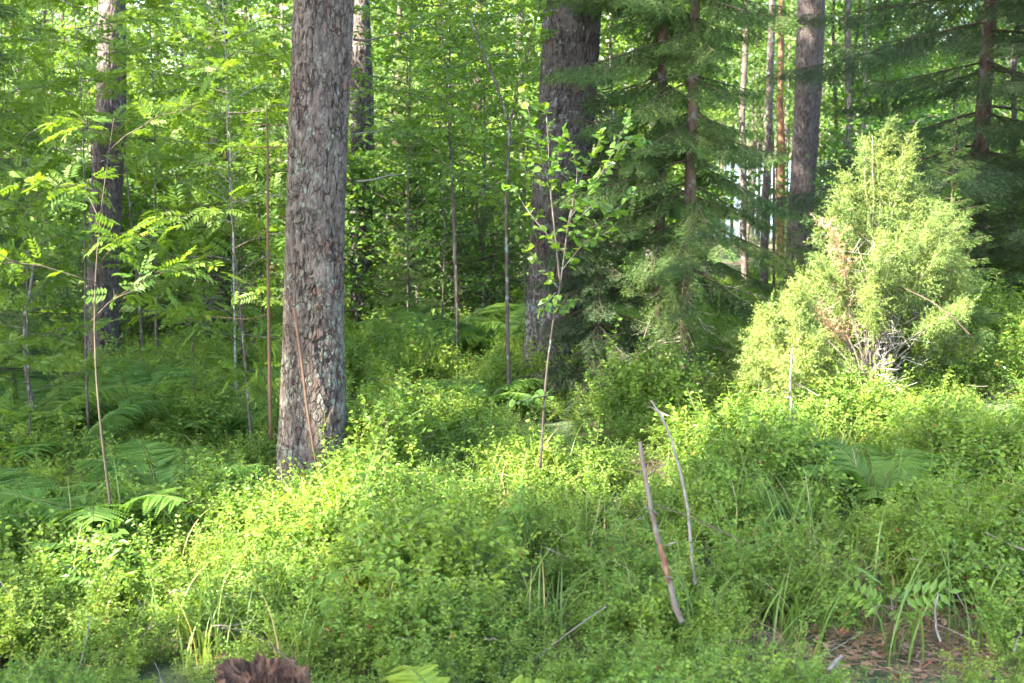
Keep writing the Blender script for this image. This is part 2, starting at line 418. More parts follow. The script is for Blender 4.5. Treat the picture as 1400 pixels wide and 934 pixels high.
for px, py, y, r in [(1190, 230, 7.3, .2), (1190, 300, 7.2, .35), (1230, 370, 7.2, .4), (1150, 380, 7.2, .35), (1190, 460, 7.2, .35), (1270, 440, 7.2, .2),
                     (1080, 400, 6.9, .25), (1080, 500, 6.9, .25), (750, 170, 5.2, .12), (780, 240, 5.2, .16), (840, 220, 5.2, .16), (800, 300, 5.2, .16), (860, 260, 5.2, .1), (720, 270, 5.2, .1),
                     (900, 150, 7.4, .12), (880, 250, 7.2, .15), (945, 240, 7.3, .12), (850, 350, 7.2, .14), (990, 270, 7.4, .1), (820, 380, 7.4, .08),
                     (425, 90, 5.85, .08), (395, 520, 5.85, .08), (392, 590, 5.85, .12), (385, 540, 5.85, .1),
                     (150, 90, 10.9, .2), (148, 130, 10.9, .12), (1107, 40, 12.9, .2), (345, 370, 6.6, .15), (350, 320, 6.6, .1), (255, 480, 7, .15), (180, 40, 8, .2), (240, 80, 8, .2), (270, 310, 6, .12),
                     (1285, 280, 8, .2), (1300, 380, 8, .25), (1370, 370, 10.2, .35), (1390, 340, 10.2, .2), (560, 400, 11, .25), (560, 460, 11, .3), (640, 500, 9.5, .25), (700, 470, 11, .3), (250, 570, 7.5, .1), (250, 560, 8, .15), (180, 545, 9, .2), (60, 560, 7, .12), (320, 555, 8, .15), (120, 520, 9.5, .2), (290, 500, 10, .25), (30, 520, 9, .2), (1060, 270, 9, .15), (520, 540, 8.5, .12), (600, 520, 8.8, .12), (560, 500, 9.6, .15), (660, 480, 10, .2), (560, 370, 13, .4), (620, 350, 14, .4), (520, 330, 14, .3), (440, 380, 13, .3), (600, 450, 12.5, .3), (650, 440, 13.5, .3), (540, 470, 11, .2)]:
    lit(px, py, y, r)
LIT = np.array(LIT)
def sunlit_mask(P, rad, tmax=1e9):
    """True where a clump at P would shade one of the lit places."""
    d = LIT[None, :, :3] - P[:, None]
    t = d @ LDIR
    q = np.linalg.norm(d - t[..., None] * LDIR, axis=-1)
    return ((t > 0) & (t < np.reshape(tmax, (-1, 1))) & (q < LIT[None, :, 3] + rad)).any(1)

# ------------------------------------------------------------------ pines
def cellnoise(u, v, nu, seed):
    iu, iv = np.floor(u).astype(int), np.floor(v).astype(int)
    f1 = np.full(u.shape, 9.0); f2 = np.full(u.shape, 9.0); cid = np.zeros(u.shape)
    def h(a, b, k):
        x = np.sin(a * 127.1 + b * 311.7 + k * 74.7 + seed * 13.7) * 43758.5453
        return x - np.floor(x)
    for du in (-1, 0, 1):
        for dv in (-1, 0, 1):
            a, b = iu + du, iv + dv; am = a % nu
            d = np.hypot(a + h(am, b, 1) - u, b + h(am, b, 2) - v)
            near = d < f1
            f2 = np.where(near, f1, np.minimum(f2, d)); cid = np.where(near, h(am, b, 3), cid); f1 = np.where(near, d, f1)
    return f1, f2, cid

def pine_trunk(P0, P1, r0, r1, height, mat, seed, na=150, dz=.012, zvis=3.4, plate=(.05, .11), depth=.013, flare=.35):
    """trunk from P0 leaning through P1, in local coordinates of P0"""
    ax = (P1 - P0) / (P1[2] - P0[2])
    z = np.concatenate([np.arange(-.25, zvis, dz), np.linspace(zvis, height, 30)])
    th = np.arange(na) / na * 2 * np.pi
    Z, T = np.meshgrid(z, th, indexing='ij')
    R = r0 + (r1 - r0) * np.clip(Z / 3.0, -.1, 1) ** .9 if False else r0 + (r1 - r0) * np.clip(Z, -.1, 3) / 3.0
    R = np.where(Z > 3, r1 * (1 - .72 * (Z - 3) / max(height - 3, 1)), R)
    lob = 1 + .45 * np.sin(T * 3 + seed) + .3 * np.sin(T * 5 + seed * 2)
    R = R * (1 + flare * np.exp(-np.clip(Z + .1, 0, 9) / .38) * lob) + .012 * np.sin(T * 2 + Z * 1.3 + seed) + .008 * np.sin(T * 3 - Z * 2.1)
    nu = max(8, int(round(2 * np.pi * r0 / plate[0])))
    wob = .35 * np.sin(Z * 9 + T * 3) + .25 * np.sin(Z * 23 + T * 7)
    f1, f2, cid = cellnoise(T / (2 * np.pi) * nu + wob * .5, Z / plate[1] + .3 * np.sin(T * 11), nu, seed)
    e = f2 - f1
    pl = ss(.02, .30, e)
    g1, g2, cid2 = cellnoise(T / (2 * np.pi) * nu * 2, Z / plate[1] * 2.2, nu * 2, seed + 5)
    flake = ss(0, .13, g2 - g1)
    h1, h2, cid3 = cellnoise(T / (2 * np.pi) * nu * 4 + wob, Z / plate[1] * 5, nu * 4, seed + 9)
    big = ss(.0, .12, e + .12 * np.sin(Z * 61 + T * 9) * np.sin(T * 17 - Z * 33))
    fis = (1 - big) * ss(.25, .75, .5 + .5 * np.sin(T * 5 + Z * 2.7 + 2 * np.sin(Z * 3.3 + seed)))
    pl = 1 - fis
    d = -depth * fis + depth * .2 * (cid - .5) + depth * .25 * (flake - .5) + depth * .36 * (cid2 - .5) * flake + depth * .35 * (cid3 - .5)
    R = R + d
    cx = ax[0] * Z + .012 * np.sin(Z * 1.1 + seed); cy = ax[1] * Z
    V = np.stack([cx + R * np.cos(T), cy + R * np.sin(T), Z], -1)
    n = len(z)
    i = np.arange(n - 1)[:, None] * na; j = np.arange(na)[None]; j2 = (j + 1) % na
    g = G()
    g.add(V.reshape(-1, 3), [np.stack([i + j, i + j2, i + na + j2, i + na + j], -1).reshape(-1, 4)], 0, (cid * .6 + cid2 * .4).ravel(), ((1 - pl) * .8).ravel())
    return g.mesh('trunk', mat, True), ax

def canopy(center, rx, rz, n, P0, clump=.33, per=60, filt=True, leaf=.10):
    """needle clumps on limbs, local to P0"""
    q = RND.randn(n, 3); q = nrm(q) * (RND.rand(n, 1) ** .45)
    C = center + q * np.array([rx, rx, rz])
    if filt:
        C = C[~sunlit_mask(C, clump * 1.35)]
    if len(C) == 0: return None
    g = G()
    k = len(C)
    P = np.repeat(C, per, 0) + RND.randn(k * per, 3) * clump * .42 * np.array([1, 1, .55])
    D = RND.randn(k * per, 3) + np.array([0, 0, .4])
    g.diamonds(P - P0, D, RND.randn(k * per, 3), leaf * (.7 + .6 * RND.rand(k * per)), leaf * .36, 0)
    return g

def pine(px0, y, px1, py1, r0, r1, label, height=13, mat='bark', seed=1, crown=True, vis=3.4, na=150, dz=.012, plate=(.05, .11), depth=.013, group='tall pines of the wood', crown_n=110, flare=.35, dead=True):
    P0 = base(px0, y); P1 = at(px1, py1, y)
    root = empty('pine_tree', P0, label, 'pine tree', group)
    me, ax = pine_trunk(P0, P1, r0, r1, height, M[mat], seed, na, dz, vis, plate, depth, flare)
    link('trunk', me, root)
    if crown:
        top = P0 + ax * height
        g = canopy(top + np.array([0, 0, -1.0]), 2.0, 2.6, crown_n, P0)
        if g:
            for k in range(9):
                a = RND.rand() * 6.28; z = height - 3.2 + 3.2 * k / 9
                s0 = ax * z; e = s0 + np.array([math.cos(a) * 1.7, math.sin(a) * 1.7, .5])
                g.tube([s0, (s0 + e) / 2 + [0, 0, .15], e], [.035, .025, .01], 5, 1)
            link('crown', g.mesh('crown', [M['pine'], M[mat]]), root)
    return root, P0, ax

def dead_branch(root, P0, pts, r0, r1, mat, name='dead_branch'):
    g = G(); P = np.array(pts) - P0
    g.tube(P, np.linspace(r0, r1, len(P)), 5)
    return link(name, g.mesh(name, M[mat], True), root)

main, mp0, _ = pine(428, 6.0, 443, 0, .166, .126, 'thick grey scaly pine trunk with a pale hanging strip of bark beside the sunlit bilberry', 14, 'bark', 3, na=300, dz=.006, plate=(.034, .11), depth=.0115, flare=.30)
# loose strip of bark and bare inner wood on its face
dead_branch(main, mp0, [at(402, 420, 5.80), at(407, 455, 5.78), at(413, 500, 5.77), at(420, 560, 5.70), at(428, 610, 5.66), at(436, 655, 5.64)], .008, .005, 'bark_rust', 'bark_strip')
dead_branch(main, mp0, [at(484, 54, 6.05), at(500, 56, 6.15), at(525, 50, 6.35), at(560, 44, 6.5)], .007, .002, 'bark_tan')
dead_branch(main, mp0, [at(486, 183, 6.0), at(505, 181, 6.15), at(528, 176, 6.3)], .004, .002, 'deadwood')
dead_branch(main, mp0, [at(488, 248, 6.0), at(510, 246, 6.1), at(530, 240, 6.2), at(552, 238, 6.3)], .006, .002, 'deadwood')
pine(140, 11.0, 152, 0, .132, .112, 'grey pine trunk with pale sunlit patch rising through the leafy rowan thicket', 13, 'bark_smooth', 11, vis=4.2, na=120, dz=.018, depth=.010)
pine(497, 14.0, 492, 30, .125, .115, 'dark lichen-speckled pine trunk half hidden just behind the thick scaly pine', 13, 'bark_old', 17, vis=4.6, na=110, dz=.02, plate=(.04, .09), depth=.010)
pine(757, 8.5, 780, 0, .20, .178, 'broad dark pine trunk partly covered by the drooping boughs of the twin spruces', 14, 'bark_old', 23, vis=3.8, na=220, dz=.010, plate=(.036, .11), depth=.014, flare=.28)
pine(1091, 13.0, 1109, 0, .142, .128, 'smooth grey-brown pine trunk rising behind the sunlit juniper', 13, 'bark_smooth', 29, vis=4.0, na=100, dz=.025, plate=(.06, .14), depth=.006)
pine(296, 13.5, 298, 60, .135, .12, 'shadowed pine trunk nearly hidden by rowan leaves', 13, 'bark_old', 31, vis=4.2, na=90, dz=.03, plate=(.05, .1), depth=.01)

# trunks farther back, each seen only as a slim stripe
def far_trunk(px0, y, px1, py1, w_px, label, mat, name='background_tree', hgt=10, crown=True, cat='tree'):
    P0 = base(px0, y); P1 = at(px1, py1, y)
    r = w_px / F * y / 2
    ax = (P1 - P0) / (P1[2] - P0[2])
    root = empty(name, P0, label, cat, 'slim trunks behind the thicket')
    g = G(); z = np.linspace(-.1, hgt, 30)
    wob = np.cumsum(RND.randn(30)) * .012
    P = np.c_[ax[0] * z + wob, ax[1] * z, z]
    g.tube(P, r * (1 - .6 * z / hgt), 9, 0)
    link('trunk', g.mesh('trunk', M[mat], True), root)
    if crown:
        q = canopy(P0 + ax * hgt + np.array([0, 0, -.6]), 1.5, 2.2, 45, P0, leaf=.12, filt=False)
        link('crown', q.mesh('crown', [M['far']]), root)
    return root
far_trunk(375, 30, 376, 20, 14, 'orange-barked pine trunk glowing between leaves behind the thick scaly pine', 'bark_orange', 'pine_tree', 14)
far_trunk(1046, 15, 1053, 30, 12, 'dark slender trunk standing against the lake gap', 'bark_dark')
far_trunk(1021, 16, 1024, 60, 10, 'greenish dark trunk at the lake gap nearest the twin spruces', 'bark_dark')
far_trunk(1066, 24, 1072, 20, 11, 'slim pine with an orange upper trunk beside the dark lake-gap trunk', 'bark_orange', 'pine_tree', 12)
far_trunk(1158, 19, 1160, 10, 11, 'grey slim trunk between the smooth pine and the dark spreading spruce', 'bark_grey')
far_trunk(1146, 22, 1148, 10, 6, 'thin dark pole-like trunk close beside a grey slim trunk', 'bark_dark')
far_trunk(1186, 26, 1187, 10, 11, 'pale birch trunk shining behind the spreading spruce boughs', 'bark_pale', 'birch_tree')
far_trunk(1384, 11.5, 1386, 150, 9, 'thin black trunk at the edge behind young lit spruce', 'bark_dark', hgt=7)
far_trunk(662, 26, 661, 240, 9, 'whitish birch trunk deep in the wood between two pines', 'bark_pale', 'birch_tree')
far_trunk(671, 22, 672, 240, 11, 'brownish grey trunk beside the whitish birch deep in the wood', 'bark_grey')
far_trunk(719, 17, 716, 250, 9, 'grey trunk just beside the broad dark pine', 'bark_grey')
far_trunk(58, 21, 60, 100, 10, 'dim trunk behind the rowan leaves near the wood edge', 'bark_grey')
far_trunk(655, 24, 640, 10, 10, 'dark trunk rising above the far birches', 'bark_dark')
far_trunk(540, 18, 548, 100, 9, 'brown slim trunk behind the dark lichen-speckled pine', 'bark_spruce')

# unseen pines added as shade casters, clumps set up-sun of places meant dark
def project(P):
    d = np.asarray(P) - CAM
    zc = d[:, 1] * CP - d[:, 2] * SP
    return 700 + F * d[:, 0] / zc, 467 - F * (d[:, 1] * SP + d[:, 2] * CP) / zc
gx, gy = np.meshgrid(np.arange(-8, 7, .30), np.arange(2.7, 15, .30))
gx, gy = gx.ravel() + RND.randn(gx.size) * .1, gy.ravel() + RND.randn(gy.size) * .1
Q = np.c_[gx, gy, ground(gx, gy) + .2]
qx, qy = project(Q)
thin_ = (qx > 470) & (qx < 760) & (qy < 560) & (np.random.RandomState(4).rand(len(qx)) < .6)
sel = ~thin_ & np.array([-250 < a < 1500 and not inpoly(a, b, WEDGE) for a, b in zip(qx, qy)])
Q = np.repeat(Q[sel], 2, 0)
Q = Q[RND.rand(len(Q)) < SHADE]
V = [at(RND.uniform(375, 480), RND.uniform(-40, 640), 5.85) for _ in range(50)]
V += [at(RND.uniform(-60, 370), RND.uniform(60, 560), RND.uniform(5, 11)) for _ in range(150)]
V += [at(RND.uniform(770, 1050), RND.uniform(-30, 480), RND.uniform(7.1, 8.2)) for _ in range(14)]
V += [at(RND.uniform(735, 820), RND.uniform(-20, 500), 8.3) for _ in range(45)]
Q = np.concatenate([Q, np.array(V)])
hgt = RND.uniform(7.0, 12.5, len(Q))
C = Q + LDIR * (-(hgt / -LDIR[2]))[:, None] + RND.randn(len(Q), 3) * .1  # shade clumps moved up-sun from the spots they darken
C = C[~sunlit_mask(C, .06, hgt / -LDIR[2] + 1.6)]
T = [(x, y) for x in np.arange(-19, 4, 3.4) for y in np.arange(-9, 10, 3.4) if not (y > 0 and abs(x) < .46 * y + 1.6) and math.hypot(x, y) > 1.8]  # trunk positions added to carry the shade clumps
T = np.array(T) + RND.randn(len(T), 2) * .5
own = np.argmin(((C[:, None, :2] - T[None]) ** 2).sum(-1), 1)
for q, (x, y) in enumerate(T):
    Cq = C[own == q]
    if len(Cq) < 6: continue
    P0 = np.array([x, y, gz(x, y)]); h = Cq[:, 2].max() - P0[2] + .6
    root = empty('pine_tree', P0, 'added unseen pine with crown clumps placed to shade the wood', 'pine tree', 'added shade pines outside the view')
    g = G(); z = np.linspace(-.1, h, 24)
    g.tube(np.c_[.1 * np.sin(z * .5 + x), .1 * np.cos(z * .4 + y), z], .11 * (1 - .75 * z / h), 12)
    link('trunk', g.mesh('trunk', M['bark_smooth'], True), root)
    g = G(); per = 100; k = len(Cq)
    Pp = np.repeat(Cq, per, 0) + RND.randn(k * per, 3) * .17 * np.array([1, 1, .6])
    g.diamonds(Pp - P0, RND.randn(k * per, 3) + [0, 0, .4], RND.randn(k * per, 3), .12 * RND.uniform(.7, 1.3, k * per), .045, 0)
    for c in Cq[::9]:
        e = c - P0; b = np.array([0, 0, max(2.5, e[2] - .5)])
        g.tube([b, (b + e) / 2 + [0, 0, .1], e], [.028, .018, .006], 4, 1)
    link('crown', g.mesh('crown', [M['pine'], M['bark_smooth']]), root)

# ------------------------------------------------------------------ spruces
def along(T0, T1, step, sag=0.0):
    """points every `step` along many straight twigs; returns P, D"""
    L = np.linalg.norm(T1 - T0, axis=1); n = np.maximum(2, (L / step).astype(int))
    idx = np.repeat(np.arange(len(L)), n)
    t = (np.arange(n.sum()) - np.repeat(np.cumsum(n) - n, n)) / np.repeat(n, n)
    d = (T1 - T0)[idx]
    P = T0[idx] + d * t[:, None]
    P[:, 2] -= sag * L[idx] * t * t
    return P, nrm(d), idx, t

def spruce_foliage(g, h, r, z0, seed, whorl=.2, nb=5, droop=.35, step=.0052, nl=.016, nw=.0034, tip=.3, mi_n=0, mi_w=1, pw=.8, lmin=.7, sparse=1.0, keep=None):
    R = np.random.RandomState(seed)
    A, B = [], []
    z = z0
    while z < h - .05:
        f = (z - z0) / (h - z0)
        for b in range(nb):
            az = 2 * np.pi * (b + R.rand() * .7) / nb + z * 7
            if keep is not None and not keep(az, z): continue
            L = r * (1 - f) ** pw * R.uniform(lmin, 1.15) + .05
            e = np.array([math.cos(az), math.sin(az), 0]); sd = np.array([-e[1], e[0], 0])
            zz = z + R.uniform(-.06, .06)
            s = np.linspace(0, 1, 9)
            drop = droop * (1 - .9 * f) * R.uniform(.7, 1.3)
            zo = (.25 * f + .05) * s * L - drop * L * (s ** 1.2) + tip * L * s ** 3 * drop
            ax = np.array([0, 0, zz]) + e * (s * L)[:, None] + np.array([0, 0, 1]) * zo[:, None] + sd * (R.randn() * .12 * L * s ** 2)[:, None]
            g.tube(ax, np.linspace(.004 + .004 * L, .0012, 9), 4, mi_w)
            A.append(ax[:-1]); B.append(ax[1:])
            m = int(L / .021 * sparse) + 3
            t = np.linspace(.12, .99, m)
            for sg in (-1, 1):
                tt = np.clip(t + R.randn(m) * .02, .05, .99)
                p = np.stack([np.interp(tt, s, ax[:, k]) for k in range(3)], 1)
                tl = L * (.10 + .36 * (1 - tt) * np.minimum(1, tt * 4)) * R.uniform(.7, 1.2, m) + .02
                dd = e * .7 + sd * sg * .75 + np.array([0, 0, -.30 - .55 * droop])
                dd = nrm(dd + R.randn(m, 3) * .14)
                q = p + dd * tl[:, None]
                A.append(p); B.append(q)
                big = tl > .09
                if big.any():
                    for fr in (.35, .6, .8):
                        for s2 in (-1, 1):
                            pp = p[big] + dd[big] * (tl[big] * fr)[:, None]
                            d3 = nrm(dd[big] + s2 * np.cross(dd[big], [0, 0, 1]) * .8 + R.randn(big.sum(), 3) * .2 + [0, 0, -.2 - .4 * droop])
                            A.append(pp); B.append(pp + d3 * (tl[big] * (.9 - fr) * .6 + .015)[:, None])
        z += whorl * R.uniform(.8, 1.2) * (1 - .45 * f)
    A = np.concatenate(A); B = np.concatenate(B)
    P, D, idx, t = along(A, B, step, .12)
    n = len(P)
    rd = R.randn(n, 3); rd -= D * (rd * D).sum(1, keepdims=True); rd = nrm(rd); rd[:, 2] = np.abs(rd[:, 2]) * .6 + rd[:, 2] * .4
    tw = R.rand(len(A))
    g.needles(P, D * .75 + rd, nl * R.uniform(.7, 1.2, n), nw, mi_n, np.clip(tw[idx] * .6 + .4 * t * R.rand(n) + .15 * R.rand(n), 0, 1))
    # twig wood
    sd = nrm(np.cross(B - A, [0.1, .2, 1])) * .0012
    V = np.stack([A - sd, A + sd, B], 1); k = len(A)
    g.add(V.reshape(-1, 3), [np.arange(k)[:, None] * 3 + [0, 1, 2]], mi_w)

def spruce(px, y, h, r, z0, label, seed, mat='spruce', rt=.035, lean=0.0, group='spruces', name='spruce_tree', crown_kw=None, dead=0, deadz=(.15, .8), trunk_mat='bark_spruce'):
    P0 = base(px, y)
    root = empty(name, P0, label, 'spruce tree', group)
    g = G(); z = np.linspace(-.1, h, 24)
    g.tube(np.c_[lean * z, 0 * z, z], rt * (1 - .93 * z / h), 9)
    tr = link('trunk', g.mesh('trunk', M[trunk_mat], True), root)
    g = G(); spruce_foliage(g, h, r, z0, seed, **(crown_kw or {}))
    link('crown', g.mesh('crown', [M[mat], M['bough']]), root)
    if dead:
        g = G(); R = np.random.RandomState(seed + 9)
        for k in range(dead):
            z = R.uniform(*deadz); az = R.rand() * 6.28; L = R.uniform(.2, .55)
            e = np.array([math.cos(az), math.sin(az), R.uniform(-.5, -.05)])
            p = np.array([[0, 0, z], e * L * .5 + [0, 0, z], e * L + [0, 0, z - .06]])
            g.tube(p, [.005, .003, .0015], 4)
            for q in range(7):
                s = p[1] + (p[2] - p[1]) * R.rand(); dd = nrm(e + R.randn(3) * .6) * R.uniform(.05, .2)
                g.tube([s, s + dd], [.0018, .0008], 3)
        link('dead_twigs', g.mesh('dead_twigs', M['deadwood']), root)
    return root

spruce(936, 7.8, 9.0, .78, .92, 'drooping spruce with bare lower stem, the one of a close pair nearer the juniper', 5, rt=.042, lean=.004, dead=26, crown_kw=dict(droop=.62, whorl=.25, nb=5, pw=.35, lmin=.3, step=.0046), group='close pair of drooping spruces')
spruce(899, 8.0, 8.5, .86, .88, 'drooping spruce with bare lower stem, the one of a close pair nearer the broad pine', 8, rt=.038, lean=-.004, dead=18, crown_kw=dict(droop=.68, whorl=.25, nb=5, pw=.35, lmin=.3, step=.0046), group='close pair of drooping spruces')
# low boughs sweeping to the ground in front of the broad pine
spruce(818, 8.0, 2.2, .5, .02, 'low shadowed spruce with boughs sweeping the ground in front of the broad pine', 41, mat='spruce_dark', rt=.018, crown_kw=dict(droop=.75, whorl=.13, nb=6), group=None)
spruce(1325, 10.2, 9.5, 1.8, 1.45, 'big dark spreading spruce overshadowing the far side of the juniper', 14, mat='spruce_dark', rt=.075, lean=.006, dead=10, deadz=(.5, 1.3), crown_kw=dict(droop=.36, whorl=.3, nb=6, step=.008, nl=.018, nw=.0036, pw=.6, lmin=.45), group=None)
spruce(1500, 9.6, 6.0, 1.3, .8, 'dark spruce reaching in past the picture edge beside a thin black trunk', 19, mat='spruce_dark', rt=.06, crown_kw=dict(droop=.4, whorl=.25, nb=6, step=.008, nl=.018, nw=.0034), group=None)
spruce(1287, 8.0, 1.72, .42, .1, 'bright young spruce with an upright leader beside the juniper', 21, mat='spruce_young', rt=.014, crown_kw=dict(droop=.02, whorl=.15, nb=5, tip=.2, pw=.9), group='young spruces', trunk_mat='bark_rust')
spruce(1378, 10.3, 1.25, .42, .1, 'short sunlit young spruce with layered boughs at the edge of the wood', 25, mat='spruce_young', rt=.012, crown_kw=dict(droop=.1, whorl=.13, nb=6, tip=.2), group='young spruces')
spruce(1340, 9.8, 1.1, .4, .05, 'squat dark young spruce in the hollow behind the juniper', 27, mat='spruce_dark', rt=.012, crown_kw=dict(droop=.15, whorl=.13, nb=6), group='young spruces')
spruce(560, 11, 1.25, .5, .15, 'young spruce with pale boughs in the clearing behind the thick pine', 33, mat='spruce_young', rt=.014, crown_kw=dict(droop=.25, whorl=.16, nb=5), group='young spruces')
spruce(512, 6.9, .38, .14, .0, 'tiny dark spruce seedling in the shade right behind the thick pine', 34, mat='spruce', rt=.006, crown_kw=dict(droop=.0, whorl=.06, nb=6), group='young spruces')
spruce(560, 15.2, 3.6, .85, .5, 'half-grown spruce behind the dark lichen-speckled pine', 35, mat='spruce_young', rt=.035, dead=12, crown_kw=dict(droop=.35, whorl=.22, nb=5, step=.009, nl=.019, nw=.0036), group=None)
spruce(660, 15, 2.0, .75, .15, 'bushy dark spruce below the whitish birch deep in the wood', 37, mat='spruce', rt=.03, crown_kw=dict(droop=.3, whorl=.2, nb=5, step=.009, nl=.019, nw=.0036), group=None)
spruce(1075, 11.5, 1.0, .5, .1, 'young green spruce in front of the lake gap', 38, mat='spruce_young', rt=.016, crown_kw=dict(droop=.15, whorl=.17, nb=5, step=.008), group='young spruces')
spruce(1135, 10.5, 1.3, .55, .1, 'dark young spruce standing before the smooth pine', 39, mat='spruce', rt=.018, crown_kw=dict(droop=.2, whorl=.17, nb=5, step=.008), group='young spruces')
spruce(-60, 7.6, 4.5, .95, .5, 'spruce at the shady wood edge reaching in with soft boughs', 44, mat='spruce', rt=.05, crown_kw=dict(droop=.4, whorl=.24, nb=5, step=.008, nl=.018, nw=.0034), group=None)

# ------------------------------------------------------------------ junipers
def juniper(px, y, h, w, label, seed, nbr=26, red=None, deadn=20, group='junipers'):
    P0 = base(px, y); R = np.random.RandomState(seed)
    root = empty('juniper_bush', P0, label, 'juniper', group)
    g = G(); gs = G(); A, B, A2, B2 = [], [], [], []
    for k in range(nbr):
        az = R.rand() * 6.28; fo = R.rand() ** .6
        if k < 3: fo = .08
        out = w * fo * R.uniform(.85, 1.1)
        L0 = h * (1 - .62 * fo ** 1.5) * R.uniform(.72, 1.0) if k > 2 else h * R.uniform(.9, 1.0)
        if 3 <= k < 11: L0 *= 1.22
        n = 9; s = np.linspace(0, 1, n)
        e = np.array([math.cos(az), math.sin(az), 0])
        P = e * (out * (.25 * s + .75 * s ** 1.6))[:, None] + np.array([0, 0, 1]) * (L0 * (1.25 * s - .25 * s ** 2))[:, None] + np.cumsum(R.randn(n, 3) * .012, 0)
        P[:, 2] = np.maximum(P[:, 2], 0)
        gs.tube(P, np.linspace(.0095, .0014, n), 5)
        m = int(95 * L0 / h) + 30
        lo = .5 if math.sin(az) < .2 else .2
        t = lo + (1.0 - lo) * R.rand(m) ** .8
        p = np.stack([np.interp(t, s, P[:, q]) for q in range(3)], 1)
        d = nrm(e * .6 + R.randn(m, 3) * .7 + [0, 0, .6])
        l = R.uniform(.05, .17, m) * (1.2 - .6 * t)
        isred = red is not None and abs(((az - red[0] + np.pi) % (2 * np.pi)) - np.pi) < red[1] and fo > .35
        (A2 if isred else A).append(p); (B2 if isred else B).append(p + d * l[:, None])
        for rep in range(3):
            f = R.uniform(.25, .95, m)[:, None]
            pp = p + d * l[:, None] * f
            d2 = nrm(d + R.randn(m, 3) * .75)
            (A2 if isred else A).append(pp); (B2 if isred else B).append(pp + d2 * (l * .5 + .01)[:, None])
    for AA, BB, mi in ((A, B, 0), (A2, B2, 1)):
        if not AA: continue
        AA, BB = np.concatenate(AA), np.concatenate(BB)
        if mi == 1:
            q = R.rand(len(AA)) < .55; AA, BB = AA[q], BB[q]
        P, D, idx, t = along(AA, BB, .0042, .05)
        n = len(P); rd = R.randn(n, 3)
        rd -= D * (rd * D).sum(1, keepdims=True)
        tw = R.rand(len(AA))
        g.needles(P, D * .55 + nrm(rd), .0125 * R.uniform(.7, 1.2, n), .0034, mi, np.clip(tw[idx] * .6 + .4 * R.rand(n), 0, 1))
    link('stems', gs.mesh('stems', M['deadwood'], True), root)
    link('foliage', g.mesh('foliage', [M['juniper'], M['red_needle']]), root)
    gd = G()
    for k in range(deadn):
        az = R.uniform(3.3, 6.1); z = R.uniform(.05, .8) * h; L = R.uniform(.2, .5) * w
        e = np.array([math.cos(az), math.sin(az), R.uniform(-.2, .9)])
        p = np.array([[0, 0, z * .6], e * L * .5 + [0, 0, z * .6] + R.randn(3) * .03, e * L + [0, 0, z * .6] + R.randn(3) * .05])
        gd.tube(p, [.0034, .0022, .001], 4)
        for q in range(4):
            s = p[1] + (p[2] - p[1]) * R.rand(); gd.tube([s, s + nrm(e + R.randn(3) * .8) * R.uniform(.04, .16)], [.002, .0008], 3)
    link('dead_twigs', gd.mesh('dead_twigs', M['bleached']), root)
    return root
juniper(1190, 7.35, 1.70, .60, 'tall sunlit juniper bush with a rusty dead patch and bleached twigs', 4, 64, red=(3.9, .17), deadn=80)
juniper(1252, 7.5, 1.1, .40, 'rounded juniper growing against the far side of the tall juniper', 6, 34, deadn=14)
juniper(1078, 6.9, .85, .30, 'small thin sunlit juniper between the twin spruces and the tall juniper', 9, 14, deadn=18)
juniper(1045, 7.3, .6, .28, 'low juniper clump at the foot of the twin spruces', 12, 12, deadn=8)

# ------------------------------------------------------------------ leafy saplings
def leaf_cloud(g, path, spacing, L, Wd, mi=0, R=RND, spread=.7, tilt=.45, cluster=1):
    path = np.asarray(path)
    seg = np.linalg.norm(np.diff(path, axis=0), axis=1); tot = seg.sum()
    n = max(1, int(tot / spacing)) * cluster
    s = R.rand(n) * tot if cluster > 1 else np.linspace(.1, 1, n) * tot
    cs = np.r_[0, np.cumsum(seg)]
    P = np.stack([np.interp(s, cs, path[:, k]) for k in range(3)], 1)
    T = nrm(np.stack([np.interp(np.minimum(s + .03, tot), cs, path[:, k]) for k in range(3)], 1) - P + 1e-6)
    sg = np.where(np.arange(n) % 2, 1, -1)[:, None]
    side = nrm(np.cross(T, [0, 0, 1]) + 1e-6)
    D = nrm(T * .5 + side * sg * spread + R.randn(n, 3) * .3 + [0, 0, -.12])
    N = nrm(np.array([0, 0, 1]) + R.randn(n, 3) * tilt)
    g.leaves(P + D * L * .25, D, N, L * R.uniform(.65, 1.2, n), Wd * R.uniform(.7, 1.2, n), mi, R.rand(n))

def pinnate(g, P, D, R, size=.16, pairs=6, mi=0):
    """compound rowan leaves at P pointing D"""
    n = len(P); D = nrm(D)
    N = nrm(np.array([0, 0, 1]) + R.randn(n, 3) * .55); Sd = nrm(np.cross(D, N)); N = np.cross(Sd, D)
    sz = size * R.uniform(.7, 1.2, n); t0 = R.rand(n)
    for k in range(pairs + 1):
        f = .28 + .72 * k / pairs
        p = P + D * (sz * f)[:, None] - N * (sz * .22 * f * f)[:, None]
        d0 = nrm(D - N * .44 * f)
        tl = np.clip(t0 * .7 + R.rand(n) * .3, 0, 1)
        if k == pairs: g.diamonds(p, d0, N, sz * .28, sz * .10, mi, tl)
        else:
            for sg in (-1, 1):
                g.diamonds(p, nrm(d0 * .5 + Sd * sg - N * .12 + R.randn(n, 3) * .08), N + R.randn(n, 3) * .12, sz * .36 * R.uniform(.85, 1.1, n) * (1 - .25 * abs(f - .6)), sz * .135, mi, tl)

